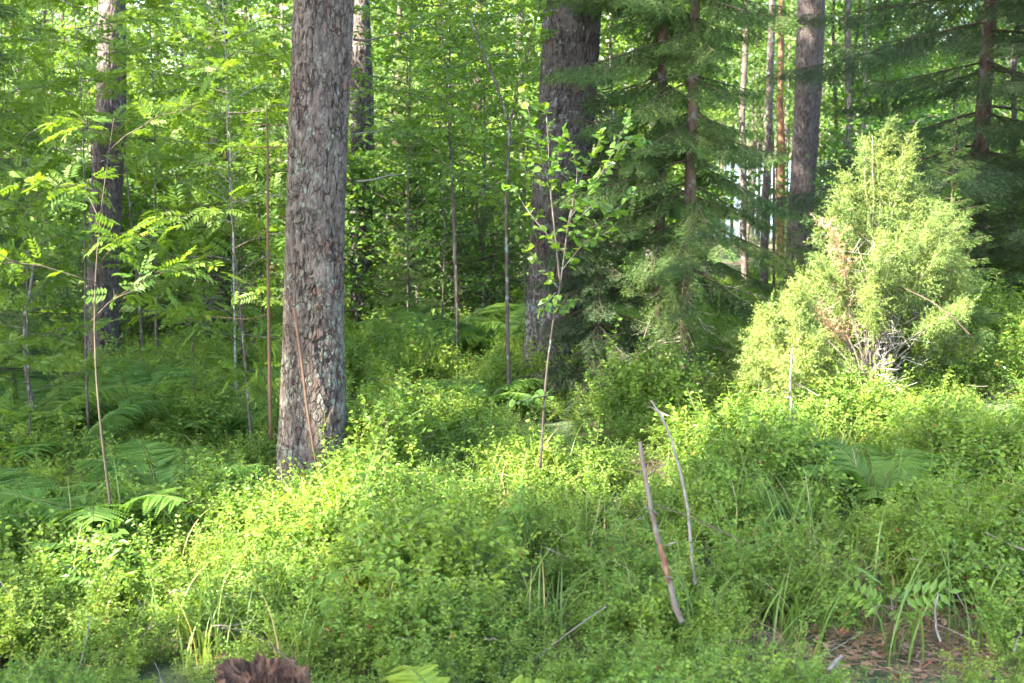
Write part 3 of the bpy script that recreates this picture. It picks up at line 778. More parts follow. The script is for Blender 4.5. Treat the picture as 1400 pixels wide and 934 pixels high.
def sapling_meshes(kind, h, r, z0, nb, seed, rt=.012, leaf=.05, curve=.1, spacing=.035):
    R = np.random.RandomState(seed)
    gs, gc = G(), G()
    z = np.linspace(0, 1, 12)
    P = np.c_[curve * np.sin(z * 3 + seed) * z, curve * np.cos(z * 2.3 + seed) * z - curve * 0, z * h]
    P[:, :2] -= P[0, :2]
    gs.tube(np.r_[[P[0] - [0, 0, .08]], P], np.r_[rt * 1.1, rt * (1 - .85 * z)], 6)
    for b in range(nb):
        f = z0 / h + (1 - z0 / h) * (b + R.rand()) / nb
        p0 = np.array([np.interp(f, z, P[:, k]) for k in range(3)])
        az = b * 2.4 + R.rand()
        L = r * R.uniform(.6, 1.15) * (1 - .55 * (f - z0 / h)) if f < .95 else r * .4
        e = np.array([math.cos(az), math.sin(az), R.uniform(.15, .75)])
        s = np.linspace(0, 1, 6)
        path = p0 + e * (L * s)[:, None] + np.array([0, 0, -.28 * L]) * (s ** 2)[:, None] + np.cumsum(R.randn(6, 3) * .012, 0)
        gs.tube(path, np.linspace(rt * .4, .001, 6), 4)
        twigs = [path]
        for q in range(int(4 + L * 5)):
            f2 = R.uniform(.2, .95); s0 = np.array([np.interp(f2, s, path[:, k]) for k in range(3)])
            d = nrm(e + np.cross(e, [0, 0, 1]) * R.choice([-1, 1]) * R.uniform(.5, 1.3) + R.randn(3) * .2)
            l2 = L * R.uniform(.25, .55) * (1.1 - f2 * .5)
            tw = s0 + d * (np.linspace(0, 1, 4) * l2)[:, None] + np.array([0, 0, -.15 * l2]) * (np.linspace(0, 1, 4) ** 2)[:, None]
            gs.tube(tw, [.0022, .0016, .0011, .0007], 3)
            twigs.append(tw)
        for tw in twigs:
            if kind == 'rowan':
                n = max(2, int(np.linalg.norm(tw[-1] - tw[0]) / (spacing * 2.2)))
                f3 = np.linspace(.25, 1, n); q = np.linspace(0, 1, len(tw))
                p = np.stack([np.interp(f3, q, tw[:, k]) for k in range(3)], 1)
                t = nrm(tw[-1] - tw[0]); sd = nrm(np.cross(t, [0, 0, 1]))
                dd = nrm(t * .7 + sd * np.where(np.arange(n) % 2, 1, -1)[:, None] * .8 + R.randn(n, 3) * .45 + [0, 0, .1])
                pinnate(gc, p, dd, R, leaf)
            else:
                leaf_cloud(gc, tw, spacing, leaf, leaf * (.62 if kind == 'birch' else .8), 0, R)
    return gs, gc

KIND = {}
def kind(name, leafm, stemm, *a, **k):
    gs, gc = sapling_meshes(*a, **k)
    KIND[name] = (gs.mesh('stem', M[stemm], True), gc.mesh('crown', M[leafm]))
kind('rowan_a', 'rowan', 'bark_dark', 'rowan', 3.2, .75, .7, 26, 1, rt=.011, leaf=.145, spacing=.027)
kind('rowan_b', 'rowan', 'bark_dark', 'rowan', 2.4, .65, .5, 20, 2, rt=.009, leaf=.14, spacing=.027)
kind('rowan_c', 'rowan', 'bark_dark', 'rowan', 4.2, .95, .9, 34, 3, rt=.013, leaf=.155, spacing=.027)
kind('rowan_sparse', 'rowan', 'bark_dark', 'rowan', 3.4, .6, 1.9, 12, 9, rt=.011, leaf=.14)
kind('rowan_tan', 'rowan', 'bark_tan', 'rowan', 1.9, .5, .95, 7, 4, rt=.0065, leaf=.115, curve=.13)
kind('birch_a', 'birch', 'bark_dark', 'birch', 3.4, .8, 1.4, 28, 5, rt=.012, leaf=.052, spacing=.028)
kind('birch_b', 'birch', 'bark_grey', 'birch', 4.6, 1.0, 1.9, 36, 6, rt=.017, leaf=.056, spacing=.028)
kind('birch_c', 'birch', 'bark_dark', 'birch', 2.2, .6, .5, 18, 7, rt=.01, leaf=.042)
kind('birch_pale', 'birch', 'bark_pale', 'birch', 5.0, 1.0, 1.7, 34, 8, rt=.011, leaf=.055, spacing=.028)

def sapling(k, px, y, rz, sc, label, group, name=None, sz=1.0):
    P0 = base(px, y)
    nm = name or ('rowan_sapling' if k.startswith('rowan') else 'birch_sapling')
    root = empty(nm, P0, label, nm.replace('_', ' '), group, rz, sc)
    root.scale = (sc, sc, sc * sz)
    link('stem', KIND[k][0], root); link('crown', KIND[k][1], root)
    return root

GR, GB = 'rowan saplings of the shady thicket', 'birch saplings of the thicket'
sapling('rowan_tan', 163, 4.75, .4, .95, 'thin tan-stemmed rowan sapling rising from the ferns near the lit slope', GR)
sapling('rowan_a', 48, 6.3, 1.9, .60, 'dark crooked rowan sapling among ferns at the thicket edge', GR)
sapling('rowan_sparse', 124, 6.9, 3.3, .8, 'slender leaning dark sapling between the crooked rowan and the tan stem', GR)
sapling('rowan_sparse', 199, 9.3, .2, 1.0, 'dark stemmed rowan, first of two standing side by side below the pale pine', GR)
sapling('rowan_sparse', 216, 9.5, 2.7, 1.1, 'slightly thicker dark rowan, second of two standing side by side below the pale pine', GR)
sapling('birch_pale', 323, 8.6, 1.0, .8, 'pale-stemmed birch sapling in the gap between the two grey pines', GB)
sapling('rowan_b', 345, 6.7, 5.1, .95, 'rowan with sunlit feathery leaves beside the rust-brown dead sapling', GR)
sapling('rowan_b', 268, 7.2, .9, .5, 'low rowan with bright fingered leaves in the dim undergrowth', GR)
sapling('birch_b', 626, 10.6, 2.2, .9, 'grey-stemmed birch sapling in the middle of the clearing', GB)
sapling('birch_c', 603, 11.3, .5, 1.0, 'short thin birch just beside the grey-stemmed birch of the clearing', GB)
# crowd behind: nothing tells one from the next
CROWD = [('rowan_c', -40, 8.4), ('rowan_a', 0, 9.8), ('rowan_c', 250, 14.6), ('rowan_a', 335, 12.4), ('rowan_c', 40, 12.2), ('birch_b', 100, 13.2), ('rowan_c', 205, 14.2),
         ('birch_b', 280, 15.2), ('rowan_c', 360, 13.0), ('birch_a', 330, 10.6), ('birch_b', 0, 14.8), ('rowan_a', -20, 10.4), ('birch_b', 420, 16), ('birch_b', 170, 16.5)]
for q, (k, px, y) in enumerate(CROWD):
    r = k.startswith('rowan')
    sapling(k, px, y, q * 1.7, 1.0 + .1 * math.sin(q), 'leafy rowan in the dense thicket around and behind the pale pine' if r else 'leafy birch in the dense thicket around and behind the pale pine',
            'rowans of the dense thicket' if r else 'birches of the dense thicket')
for q, (k, px, y) in enumerate([('birch_b', 560, 12.4), ('birch_a', 625, 9.9), ('birch_b', 660, 13.2), ('birch_a', 720, 12.0), ('birch_b', 520, 16.5), ('birch_b', 610, 17.5), ('birch_b', 700, 17.2),
                                ('birch_b', 840, 13.5), ('birch_b', 900, 16), ('birch_b', 940, 16.5)]):
    sapling(k, px, y, q * 2.1 + .5, 1.0 + .12 * math.cos(q), 'leafy birch closing the view behind the clearing and the twin spruces', 'birches behind the clearing')

# stems traced from the photograph
def traced(name, label, cat, stems, leafed, y0, px0, stem_mat, leaf_mat_, L, Wd, spacing=.04, group=None, seed=1, cluster=1, crown='crown'):
    P0 = base(px0, y0); R = np.random.RandomState(seed)
    root = empty(name, P0, label, cat, group)
    g = G()
    for pts, r0, r1 in stems:
        P = np.array([at(*p) if len(p) == 3 else at(*p, y0) for p in pts])
        t = np.linspace(0, len(P) - 1, len(P) * 4)
        P = np.stack([np.interp(t, np.arange(len(P)), P[:, k]) for k in range(3)], 1)
        P[1:-1] = (P[:-2] + P[1:-1] * 2 + P[2:]) / 4
        g.tube(P - P0, np.linspace(r0, r1, len(P)), 6)
    link('stem', g.mesh('stem', M[stem_mat], True), root)
    if leafed:
        g = G()
        for pts in leafed:
            P = np.array([at(*p) for p in pts]) - P0
            leaf_cloud(g, P, spacing, L, Wd, 0, R, tilt=.5, cluster=cluster)
        link(crown, g.mesh(crown, M[leaf_mat_]), root)
    return root

y = 5.25
B = [[(752, 255, y), (735, 200, y - .1), (722, 150, y - .15), (716, 118, y - .15)], [(750, 235, y), (752, 190, y - .1), (748, 160, y - .1), (740, 140, y - .1)], [(775, 330, y), (790, 240, y - .1), (783, 205, y - .1), (776, 185, y - .1)],
     [(778, 300, y), (812, 255, y + .1), (845, 195, y + .15), (860, 160, y + .15)], [(782, 290, y), (830, 230, y - .1), (862, 188, y - .12), (885, 190, y - .1)], [(775, 330, y), (830, 300, y + .05), (868, 262, y + .1)],
     [(770, 345, y), (730, 300, y + .1), (704, 262, y + .1), (694, 254, y + .1)], [(780, 310, y), (815, 275, y - .2), (846, 290, y - .25)], [(768, 370, y), (800, 330, y - .1), (838, 315, y - .1)],
     [(764, 395, y), (735, 360, y), (716, 335, y)], [(760, 430, y), (775, 415, y - .1), (783, 412, y - .1)], [(760, 400, y), (742, 420, y - .1), (735, 430, y - .1)], [(785, 260, y), (760, 220, y - .2), (770, 180, y - .2)], [(790, 250, y), (815, 205, y), (825, 180, y)],
     [(752, 540, y), (725, 545, y - .1), (700, 552, y - .15)]]
ST = [([(739, 640, y), (741, 600, y), (746, 520, y), (756, 440, y), (766, 390, y), (772, 345, y), (776, 310, y), (782, 280, y), (790, 235, y)], .0058, .002), ([(766, 390, y), (760, 330, y), (752, 255, y), (750, 200, y), (747, 160, y)], .005, .002)]
traced('aspen_sapling', 'slim aspen sapling with shiny sunlit leaves in front of the broad pine', 'aspen sapling', ST + [(b, .0028, .0011) for b in B], B, y, 740, 'bark_dark', 'aspen', .041, .034, .021, seed=3, cluster=2)

y = 7.9
B = []
R = np.random.RandomState(77)
ends = [((697, 170), (640, 20)), ((697, 165), (735, 20)), ((660, 80), (600, 40)), ((655, 60), (690, 10)), ((720, 90), (760, 40)), ((694, 230), (640, 180)), ((694, 250), (740, 215)), ((693, 300), (650, 260)), ((693, 310), (735, 290)), ((650, 50), (570, 90)), ((640, 30), (560, 20)),
        ((694, 200), (600, 140)), ((696, 200), (745, 150)), ((670, 110), (590, 190)), ((693, 270), (610, 230)), ((725, 60), (700, -20)), ((640, 20), (620, -60)), ((735, 20), (760, -50))]
for a, b in ends:
    dy = R.uniform(-.5, .5)
    mid = ((a[0] + b[0]) / 2 + R.uniform(-8, 8), (a[1] + b[1]) / 2 - 8)
    B.append([(a[0], a[1], y), (mid[0], mid[1], y + dy / 2), (b[0], b[1], y + dy)])
    for q in range(3):
        f = R.uniform(.3, .95); m = (a[0] + (b[0] - a[0]) * f, a[1] + (b[1] - a[1]) * f)
        B.append([(m[0], m[1], y + dy * f), (m[0] + R.uniform(-45, 45), m[1] + R.uniform(-25, 30), y + dy * f + R.uniform(-.25, .25))])
traced('birch_sapling', 'thin dark birch forking into a Y just before the broad pine', 'birch sapling',
       [([(697, 545, y), (694, 470, y), (693, 380, y), (692, 280, y), (697, 170, y)], .014, .009), ([(697, 170, y), (672, 100, y), (640, 20, y), (620, -60, y)], .008, .003), ([(697, 170, y), (715, 100, y), (735, 20, y), (755, -50, y)], .007, .003)] + [(b, .0028, .001) for b in B[:]], B, y, 697, 'bark_dark', 'birch', .05, .036, .03, GB, 5, cluster=2)

y = 5.75
traced('dead_sapling', 'rust-brown leafless dead sapling standing beside the thick scaly pine', 'dead sapling',
       [([(370, 600, y), (368, 480, y), (366, 330, y), (366, 200, y), (365, 168, y), (365, 140, y)], .0095, .002), ([(366, 171, y), (345, 170, y + .1), (330, 172, y + .15)], .003, .0012), ([(366, 171, y), (385, 172, y - .05), (400, 168, y - .1)], .003, .0012),
        ([(366, 201, y), (345, 203, y + .1), (318, 200, y + .2)], .003, .0012), ([(366, 201, y), (390, 201, y - .1), (405, 198, y - .1)], .003, .0012), ([(367, 295, y), (392, 296, y), (402, 293, y)], .0025, .001), ([(367, 430, y), (340, 437, y), (280, 432, y + .1)], .003, .001)],
       [], y, 370, 'bark_rust', 'rowan', .1, .1)
y = 9.0
traced('dead_sapling', 'orange-stemmed thin dead sapling in front of the lake gap', 'dead sapling',
       [([(1058, 400, y), (1058, 300, y), (1058, 230, y), (1057, 180, y)], .011, .006), ([(1058, 211, y), (1050, 200, y), (1044, 193, y)], .004, .002), ([(1058, 212, y), (1045, 210, y), (1040, 214, y)], .003, .0015), ([(1058, 212, y), (1070, 211, y), (1082, 207, y)], .003, .0015)],
       [], y, 1058, 'bark_rust', 'rowan', .1, .1)
y = 7.2
traced('bare_branch', 'bent bare grey branch slanting up among the rowans at the wood edge', 'branch',
       [([(35, 425, y), (42, 395, y), (46, 362, y), (55, 330, y), (68, 312, y), (85, 312, y)], .012, .004), ([(46, 362, y), (36, 340, y), (30, 322, y)], .004, .002), ([(35, 425, y), (33, 470, y), (37, 520, y)], .013, .012), ([(37, 520, y), (46, 560, y), (50, 600, y), (50, 640, y)], .014, .015)],
       [], y, 50, 'bark_grey', 'rowan', .1, .1)

# ------------------------------------------------------------------ far wood (one mass)

def scatter(name, P, rot, scl, idx, coll, label, cat, kindp='stuff'):
    me = bpy.data.meshes.new(name)
    me.vertices.add(len(P)); me.vertices.foreach_set('co', np.asarray(P, float).ravel())
    for nm, ty, arr, f in (('rot', 'FLOAT_VECTOR', rot, 'vector'), ('scl', 'FLOAT', scl, 'value'), ('idx', 'INT', idx, 'value')):
        a = me.attributes.new(nm, ty, 'POINT'); a.data.foreach_set(f, np.asarray(arr).ravel())
    o = link(name, me)
    nt = bpy.data.node_groups.new(name + '_scatter', 'GeometryNodeTree')
    nt.interface.new_socket('Geometry', in_out='INPUT', socket_type='NodeSocketGeometry')
    nt.interface.new_socket('Geometry', in_out='OUTPUT', socket_type='NodeSocketGeometry')
    gi, go = nt.nodes.new('NodeGroupInput'), nt.nodes.new('NodeGroupOutput')
    ci = nt.nodes.new('GeometryNodeCollectionInfo'); ci.inputs['Collection'].default_value = coll
    ci.inputs['Separate Children'].default_value = True; ci.inputs['Reset Children'].default_value = True
    ip = nt.nodes.new('GeometryNodeInstanceOnPoints'); ip.inputs['Pick Instance'].default_value = True
    def attr(n, t):
        a = nt.nodes.new('GeometryNodeInputNamedAttribute'); a.data_type = t; a.inputs['Name'].default_value = n
        return a.outputs['Attribute']
    e = nt.nodes.new('FunctionNodeEulerToRotation')
    L = nt.links.new
    L(attr('rot', 'FLOAT_VECTOR'), e.inputs[0])
    L(gi.outputs[0], ip.inputs['Points']); L(ci.outputs[0], ip.inputs['Instance']); L(attr('idx', 'INT'), ip.inputs['Instance Index'])
    L(e.outputs[0], ip.inputs['Rotation']); L(attr('scl', 'FLOAT'), ip.inputs['Scale'])
    L(ip.outputs[0], go.inputs[0])
    md = o.modifiers.new('scatter', 'NODES'); md.node_group = nt
    return tag(o, label, cat, kind=kindp)

def far_tree(seed, h, r, n, leaf, z0, conif=False, bark='bark_grey'):
    R = np.random.RandomState(seed); g = G()
    z = np.linspace(0, h, 10)
    g.tube(np.c_[np.cumsum(R.randn(10)) * .03, np.cumsum(R.randn(10)) * .03, z], .0065 * h * (1 - .9 * z / h) + .006, 6, 1)
    nb = 34
    for b in range(nb):
        f = (b + R.rand()) / nb; zz = z0 + (h - z0) * f
        L = r * ((1 - f) ** .8 if conif else math.sin(math.pi * min(1, f * .85 + .2)) ** .7) * R.uniform(.6, 1.2) + .15
        az = b * 2.4; e = np.array([math.cos(az), math.sin(az), -.3 if conif else R.uniform(0, .7)])
        P = np.array([0, 0, zz]) + e * (np.linspace(0, 1, 4) * L)[:, None]
        g.tube(P, np.linspace(.012, .003, 4), 3, 1)
        k = n // nb
        t = R.uniform(.15, 1.05, k)
        c = np.array([0, 0, zz]) + e * (t * L)[:, None] + R.randn(k, 3) * np.array([1, 1, .35]) * (.14 * L + .05)
        g.diamonds(c, nrm(e + R.randn(k, 3) * .7), np.array([0, 0, 1]) + R.randn(k, 3) * .6, leaf * R.uniform(.7, 1.3, k), leaf * (.3 if conif else .7), 0, R.rand(k))
    return g
FW = bpy.data.collections.new('wood_kinds')
for q, (h, r, n, lf, z0, cf, mt, bk) in enumerate([(7, 1.5, 3400, .085, .5, 0, 'far', 'bark_grey'), (5, 1.3, 3000, .075, .3, 0, 'far', 'bark_dark'), (9, 1.7, 3800, .10, 1.2, 0, 'far', 'bark_pale'), (9, 1.5, 5000, .12, .6, 1, 'spruce', 'bark_spruce'), (11, 1.5, 2600, .10, 4.0, 0, 'far', 'bark_dark'), (2.2, .9, 1900, .07, .05, 0, 'far', 'bark_dark'), (1.6, .7, 3200, .05, .05, 1, 'spruce', 'bark_spruce')]):
    o = bpy.data.objects.new('wood_tree_%d' % q, far_tree(50 + q, h, r, n, lf, z0, cf).mesh('wood_tree', [M[mt], M[bk]])); FW.objects.link(o)
R = np.random.RandomState(12)
P, sc, ix = [], [], []
while len(P) < 330:
    d = 17 + 50 * R.rand() ** 1.3; px = R.uniform(-250, 1650)
    b = base(px, d)
    k = R.choice(5, p=[.28, .26, .2, .12, .14])
    if abs(px - 1045) < 40 + .9 / d * F and not (k == 4 and d > 42) and R.rand() < .94: continue
    if 215 < px < 265 and R.rand() < .6: continue
    P.append(b); sc.append(R.uniform(.7, 1.2)); ix.append(k)
for k in range(190):
    px = R.uniform(-150, 1550); d = 12.5 + 26 * R.rand() ** 1.3
    if abs(px - 1045) < 45 + .6 / d * F: continue
    P.append(base(px, d)); sc.append(R.uniform(.6, 1.15)); ix.append(R.choice([5, 5, 5, 6]))
for k in range(46):                                    # tall lakeside trees with high crowns
    b = base(R.uniform(930, 1240), R.uniform(38, 66)); P.append(b); sc.append(R.uniform(.85, 1.25)); ix.append(4)
for k in range(9):                                     # lakeside saplings under the gap, kept low
    b = base(R.uniform(985, 1110), R.uniform(30, 60)); P.append(b); sc.append(.35); ix.append(1)
P = np.array(P)
scatter('background_wood', P, np.c_[np.zeros((len(P), 2)), R.rand(len(P)) * 6.28], sc, ix, FW, 'sun-flecked leafy wood closing the view down to the lake', 'woodland')
X = np.linspace(-260, 260, 240); Y = 418 + R.rand(240) * 40
scatter('far_shore_wood', np.c_[X, Y, ground(X, Y) - .3], np.c_[np.zeros((240, 2)), R.rand(240) * 6.28], R.uniform(2.2, 3.4, 240), R.choice(4, 240), FW, 'distant treeline across the lake', 'woodland')

# ------------------------------------------------------------------ bilberry and other ground cover
def bilberry(seed, h=.26, shoots=7, leaf=.017, big=1.0):
    R = np.random.RandomState(seed); g = G()
    for s in range(shoots):
        az = R.rand() * 6.28; H = h * R.uniform(.6, 1.15); out = H * R.uniform(.1, .55)
        e = np.array([math.cos(az), math.sin(az), 0]); t = np.linspace(0, 1, 6)
        off = np.array([R.randn() * .04, R.randn() * .04, 0])
        P = off + e * (out * t ** 1.3)[:, None] + np.array([0, 0, H]) * t[:, None] + np.cumsum(R.randn(6, 3) * .004, 0)
        g.tube(P, np.linspace(.0018, .0008, 6), 3, 1, cap=False)
        tw = [P[1:]]
        for b in range(6):
            f = R.uniform(.3, .95); p = np.array([np.interp(f, t, P[:, k]) for k in range(3)])
            d = nrm(R.randn(3) * .7 + e * .5 + [0, 0, .55]); l = H * R.uniform(.2, .42)
            q = p + d * (np.linspace(0, 1, 4) * l)[:, None]
            g.tube(q, [.0011, .0009, .0007, .0005], 3, 1, cap=False); tw.append(q)
        for q in tw:
            leaf_cloud(g, q, .0125, leaf, leaf * .66, 0, R, spread=.8, tilt=.55)
    return g
BB = bpy.data.collections.new('bilberry_kinds')
for q in range(7):
    BB.objects.link(bpy.data.objects.new('bilberry_bush_%d' % q, bilberry(100 + q, .25 + .03 * (q % 3), 8, .0185 + .002 * (q % 3)).mesh('bilberry_bush', [M['bilberry'], M['green_stem']])))
for q in range(2):
    BB.objects.link(bpy.data.objects.new('cowberry_bush_%d' % q, bilberry(120 + q, .15, 8, .015).mesh('cowberry_bush', [M['lingon'], M['green_stem']])))
def herb(seed):
    R = np.random.RandomState(seed); g = G()
    for k in range(5):
        a = R.rand() * 6.28; H = R.uniform(.10, .24); p = np.array([math.cos(a) * .05, math.sin(a) * .05, H])
        g.tube([[0, 0, 0], p * [.6, .6, .6], p], [.0014, .001, .0007], 3, 1)
        n = 6; az = np.arange(n) * 6.28 / n + R.rand()
        g.leaves(np.repeat(p[None], n, 0), np.c_[np.cos(az), np.sin(az), R.uniform(-.2, .5, n)], np.array([0, 0, 1]) + R.randn(n, 3) * .3, R.uniform(.03, .055, n), R.uniform(.016, .026, n), 0)
    return g
def bare_twigs(seed):
    R = np.random.RandomState(seed); g = G()
    for k in range(7):
        a = R.rand() * 6.28; d = nrm(np.array([math.cos(a) * .6, math.sin(a) * .6, R.uniform(.5, 1.4)])); L = R.uniform(.12, .34)
        q = d * (np.linspace(0, 1, 5) * L)[:, None] + np.cumsum(R.randn(5, 3) * .006, 0)
        g.tube(q, np.linspace(.0017, .0006, 5), 3)
        for b in range(3): g.tube([q[2 + b % 2], q[2 + b % 2] + nrm(d + R.randn(3) * .7) * R.uniform(.03, .1)], [.0009, .0005], 3)
    return g
for q in range(2):
    BB.objects.link(bpy.data.objects.new('herb_%d' % q, herb(140 + q).mesh('herb', [M['aspen'], M['green_stem']])))
for q in range(2):
    BB.objects.link(bpy.data.objects.new('twiggy_bush_%d' % q, bare_twigs(150 + q).mesh('twiggy_bush', [M['deadwood']])))
R = np.random.RandomState(5)
N0 = 38000
yy = 2.6 + 18 * R.rand(N0) ** 1.25; uu = R.uniform(-.50, .50, N0)
xx = uu * (yy + .6)
keep = R.rand(N0) < np.clip((yy / 20) ** 0.6 * 1.4, .5, 1)
def patch(px, py, rx, ry, X, Y):
    h = hit(px, py); return np.exp(-(((X - h[0]) / rx) ** 2 + ((Y - h[1]) / ry) ** 2))
bare = sum(patch(*a, xx, yy) for a in [(1085, 925, .28, .32), (1275, 920, .28, .32), (1080, 810, .18, .17), (1250, 870, .24, .2), (985, 560, .14, .2), (120, 745, .12, .18), (530, 640, .12, .12), (650, 790, .1, .1), (360, 790, .1, .1)])
K = np.c_[R.uniform(-8, 8, 900), R.uniform(2.5, 20, 900)]; kr = R.uniform(.16, .42, 900)
clump = np.zeros(N0)
for a in range(0, N0, 4000):
    dd = np.hypot(xx[a:a + 4000, None] - K[None, :, 0], yy[a:a + 4000, None] - K[None, :, 1])
    clump[a:a + 4000] = np.exp(-(dd / kr) ** 2).max(1)
nzv = .5 + .5 * np.sin(xx * 3.1 + np.sin(yy * 2.3)) * np.sin(yy * 2.7 + 1.3 * np.sin(xx * 1.9))
keep &= R.rand(N0) > np.clip(bare * 1.25, 0, .98)
keep &= R.rand(N0) < (.12 + .88 * clump ** .7) * (.6 + .4 * nzv)
stump_xy = base(362, 3.1)[:2]
keep &= np.hypot(xx - stump_xy[0], yy - stump_xy[1]) > .19
for px, y_, r_ in ((428, 6.0, .17), (757, 8.5, .2), (140, 11, .15)):
    b = base(px, y_); keep &= np.hypot(xx - b[0], yy - b[1]) > r_
xx, yy = xx[keep], yy[keep]
for px, y_, k in ((428, 6.0, 46), (757, 8.5, 30)):
    b = base(px, y_); a = R.uniform(4.9, 6.7, k) if px == 428 else R.uniform(3.0, 6.6, k); q = R.uniform(.2, .42, k)
    xx = np.r_[xx, b[0] + q * np.cos(a)]; yy = np.r_[yy, b[1] + q * np.sin(a)]
extra_n = 76
n = len(xx)
zz = ground(xx, yy)
sc = .92 * (.55 + .55 * np.r_[clump[keep], np.full(extra_n, .8)]) * R.uniform(.65, 1.25, n) * (.7 + .62 * np.r_[nzv[keep], np.full(extra_n, .9)])
sc *= np.where(yy < 3.7, .62, 1.0) * (1 + .35 * np.exp(-((xx + .1 - .9 * 0) ** 2 / .5 + (yy - 6.2) ** 2 / .15)))
cl = .5 + .5 * np.sin(xx * 1.7 + 2 * np.sin(yy * 1.1 + 4)) * np.sin(yy * 1.9 + xx)
sc = np.where((np.abs(xx + .98) < .28) & (yy > 5.2) & (yy < 5.95) & (xx < -.86), sc * .55, sc)
ix = np.where(R.rand(n) < .05 + .3 * (cl > .72), R.randint(7, 9, n), R.randint(0, 7, n))
u = R.rand(n); ix = np.where(u < .045, R.randint(9, 11, n), np.where(u > .93, R.randint(11, 13, n), ix))
scatter('bilberry_undergrowth', np.c_[xx, yy, zz - .01], np.c_[R.randn(n) * .12, R.randn(n) * .12, R.rand(n) * 6.28], sc, ix, BB, 'dense bilberry undergrowth covering the forest floor', 'undergrowth')
print('bilberry plants', n)

# grass
g = G(); R = np.random.RandomState(8)
TUFT = [(740, 690, 14, .34), (770, 790, 10, .3), (740, 790, 7, .34), (800, 790, 7, .3), (850, 775, 9, .22), (700, 690, 7, .3), (1050, 700, 26, .38), (1110, 690, 22, .4), (1010, 690, 14, .34), (1080, 760, 26, .34), (1150, 660, 14, .34), (990, 750, 12, .32),
        (1380, 680, 8, .36), (590, 690, 26, .24), (1200, 700, 12, .3), (360, 880, 6, .2), (300, 900, 10, .25), (520, 900, 14, .24), (900, 690, 12, .3), (1170, 860, 16, .22), (1290, 790, 12, .3), (1040, 830, 16, .25), (650, 600, 8, .3), (480, 800, 10, .2), (960, 640, 10, .3), (1350, 740, 8, .3)]
R2 = np.random.RandomState(18)
for k in range(120): TUFT.append((R2.uniform(0, 1400), R2.uniform(520, 930), int(R2.uniform(4, 12)), R2.uniform(.18, .34)))
for px, py, nbl, L0 in TUFT:
    nbl = int(nbl * 1.5)
    h = hit(px, py)
    if h is None: continue
    for k in range(nbl):
        az = R.rand() * 6.28; L = L0 * R.uniform(.75, 1.6); e = np.array([math.cos(az), math.sin(az), 0])
        p0 = h + np.array([R.randn() * .05, R.randn() * .05, -.02]); p0[2] = gz(p0[0], p0[1])
        t = np.linspace(0, 1, 7); bend = R.uniform(.25, 1.0)
        P = p0 + e * (L * bend * t ** 2)[:, None] + np.array([0, 0, L]) * (t * (1 - .45 * bend * t * t))[:, None]
        sd = np.array([-e[1], e[0], 0]) * R.uniform(.0022, .0046)
        w = (1 - t ** 2)[:, None] * .95 + .05
        V = np.concatenate([P - sd * w, P + sd * w]); i = np.arange(6)[:, None]
        g.add(V, [np.c_[i, i + 1, i + 8, i + 7]], 0, R.rand())
tag(link('grass', g.mesh('grass', M['grass'])), 'arching grass blades scattered through the bilberry', 'grass', kind='stuff')

# dead leaves, needles and small twigs on the floor
g = G(); n = 5200
yy = 2.7 + 7 * R.rand(n) ** 1.4; xx = R.uniform(-.48, .48, n) * yy
extra = []
for px, py, rx in [(1090, 905, .2), (1270, 905, .22), (1080, 800, .16), (1240, 860, .2), (985, 560, .14)]:
    h = hit(px, py); extra.append(np.c_[h[0] + R.randn(900) * rx, h[1] + R.randn(900) * rx * .8])
ex = np.concatenate(extra); xx = np.r_[xx, ex[:, 0]]; yy = np.r_[yy, ex[:, 1]]; n = len(xx)
P = np.c_[xx, yy, ground(xx, yy) + .008 + R.rand(n) * .03]
D = R.randn(n, 3) * [1, 1, .25]
thin = R.rand(n) < .93
g.diamonds(P[thin], D[thin], R.randn(thin.sum(), 3), R.uniform(.03, .09, thin.sum()), .0035, 0)
g.leaves(P[~thin], D[~thin], np.array([0, 0, 1]) + R.randn((~thin).sum(), 3) * .4, R.uniform(.02, .05, (~thin).sum()), .02, 0)
for k in range(230):
    y_ = 3.3 + 8 * R.rand() ** 1.1; x_ = R.uniform(-.47, .47) * y_; a = R.rand() * 6.28; L = R.uniform(.08, .42)
    q = np.array([x_, y_, gz(x_, y_) + R.uniform(.02, .2)]) + np.outer(np.linspace(-.5, .5, 5) * L, [math.cos(a), math.sin(a), R.randn() * .3]) + np.cumsum(R.randn(5, 3) * .007, 0)
    g.tube(q, np.linspace(R.uniform(.0015, .0034), .0008, 5), 4, 1)
tag(link('leaf_litter', g.mesh('leaf_litter', [M['dead_leaf'], M['deadwood']])), 'brown fallen leaves, twigs and needles between the plants', 'leaf litter', kind='stuff')

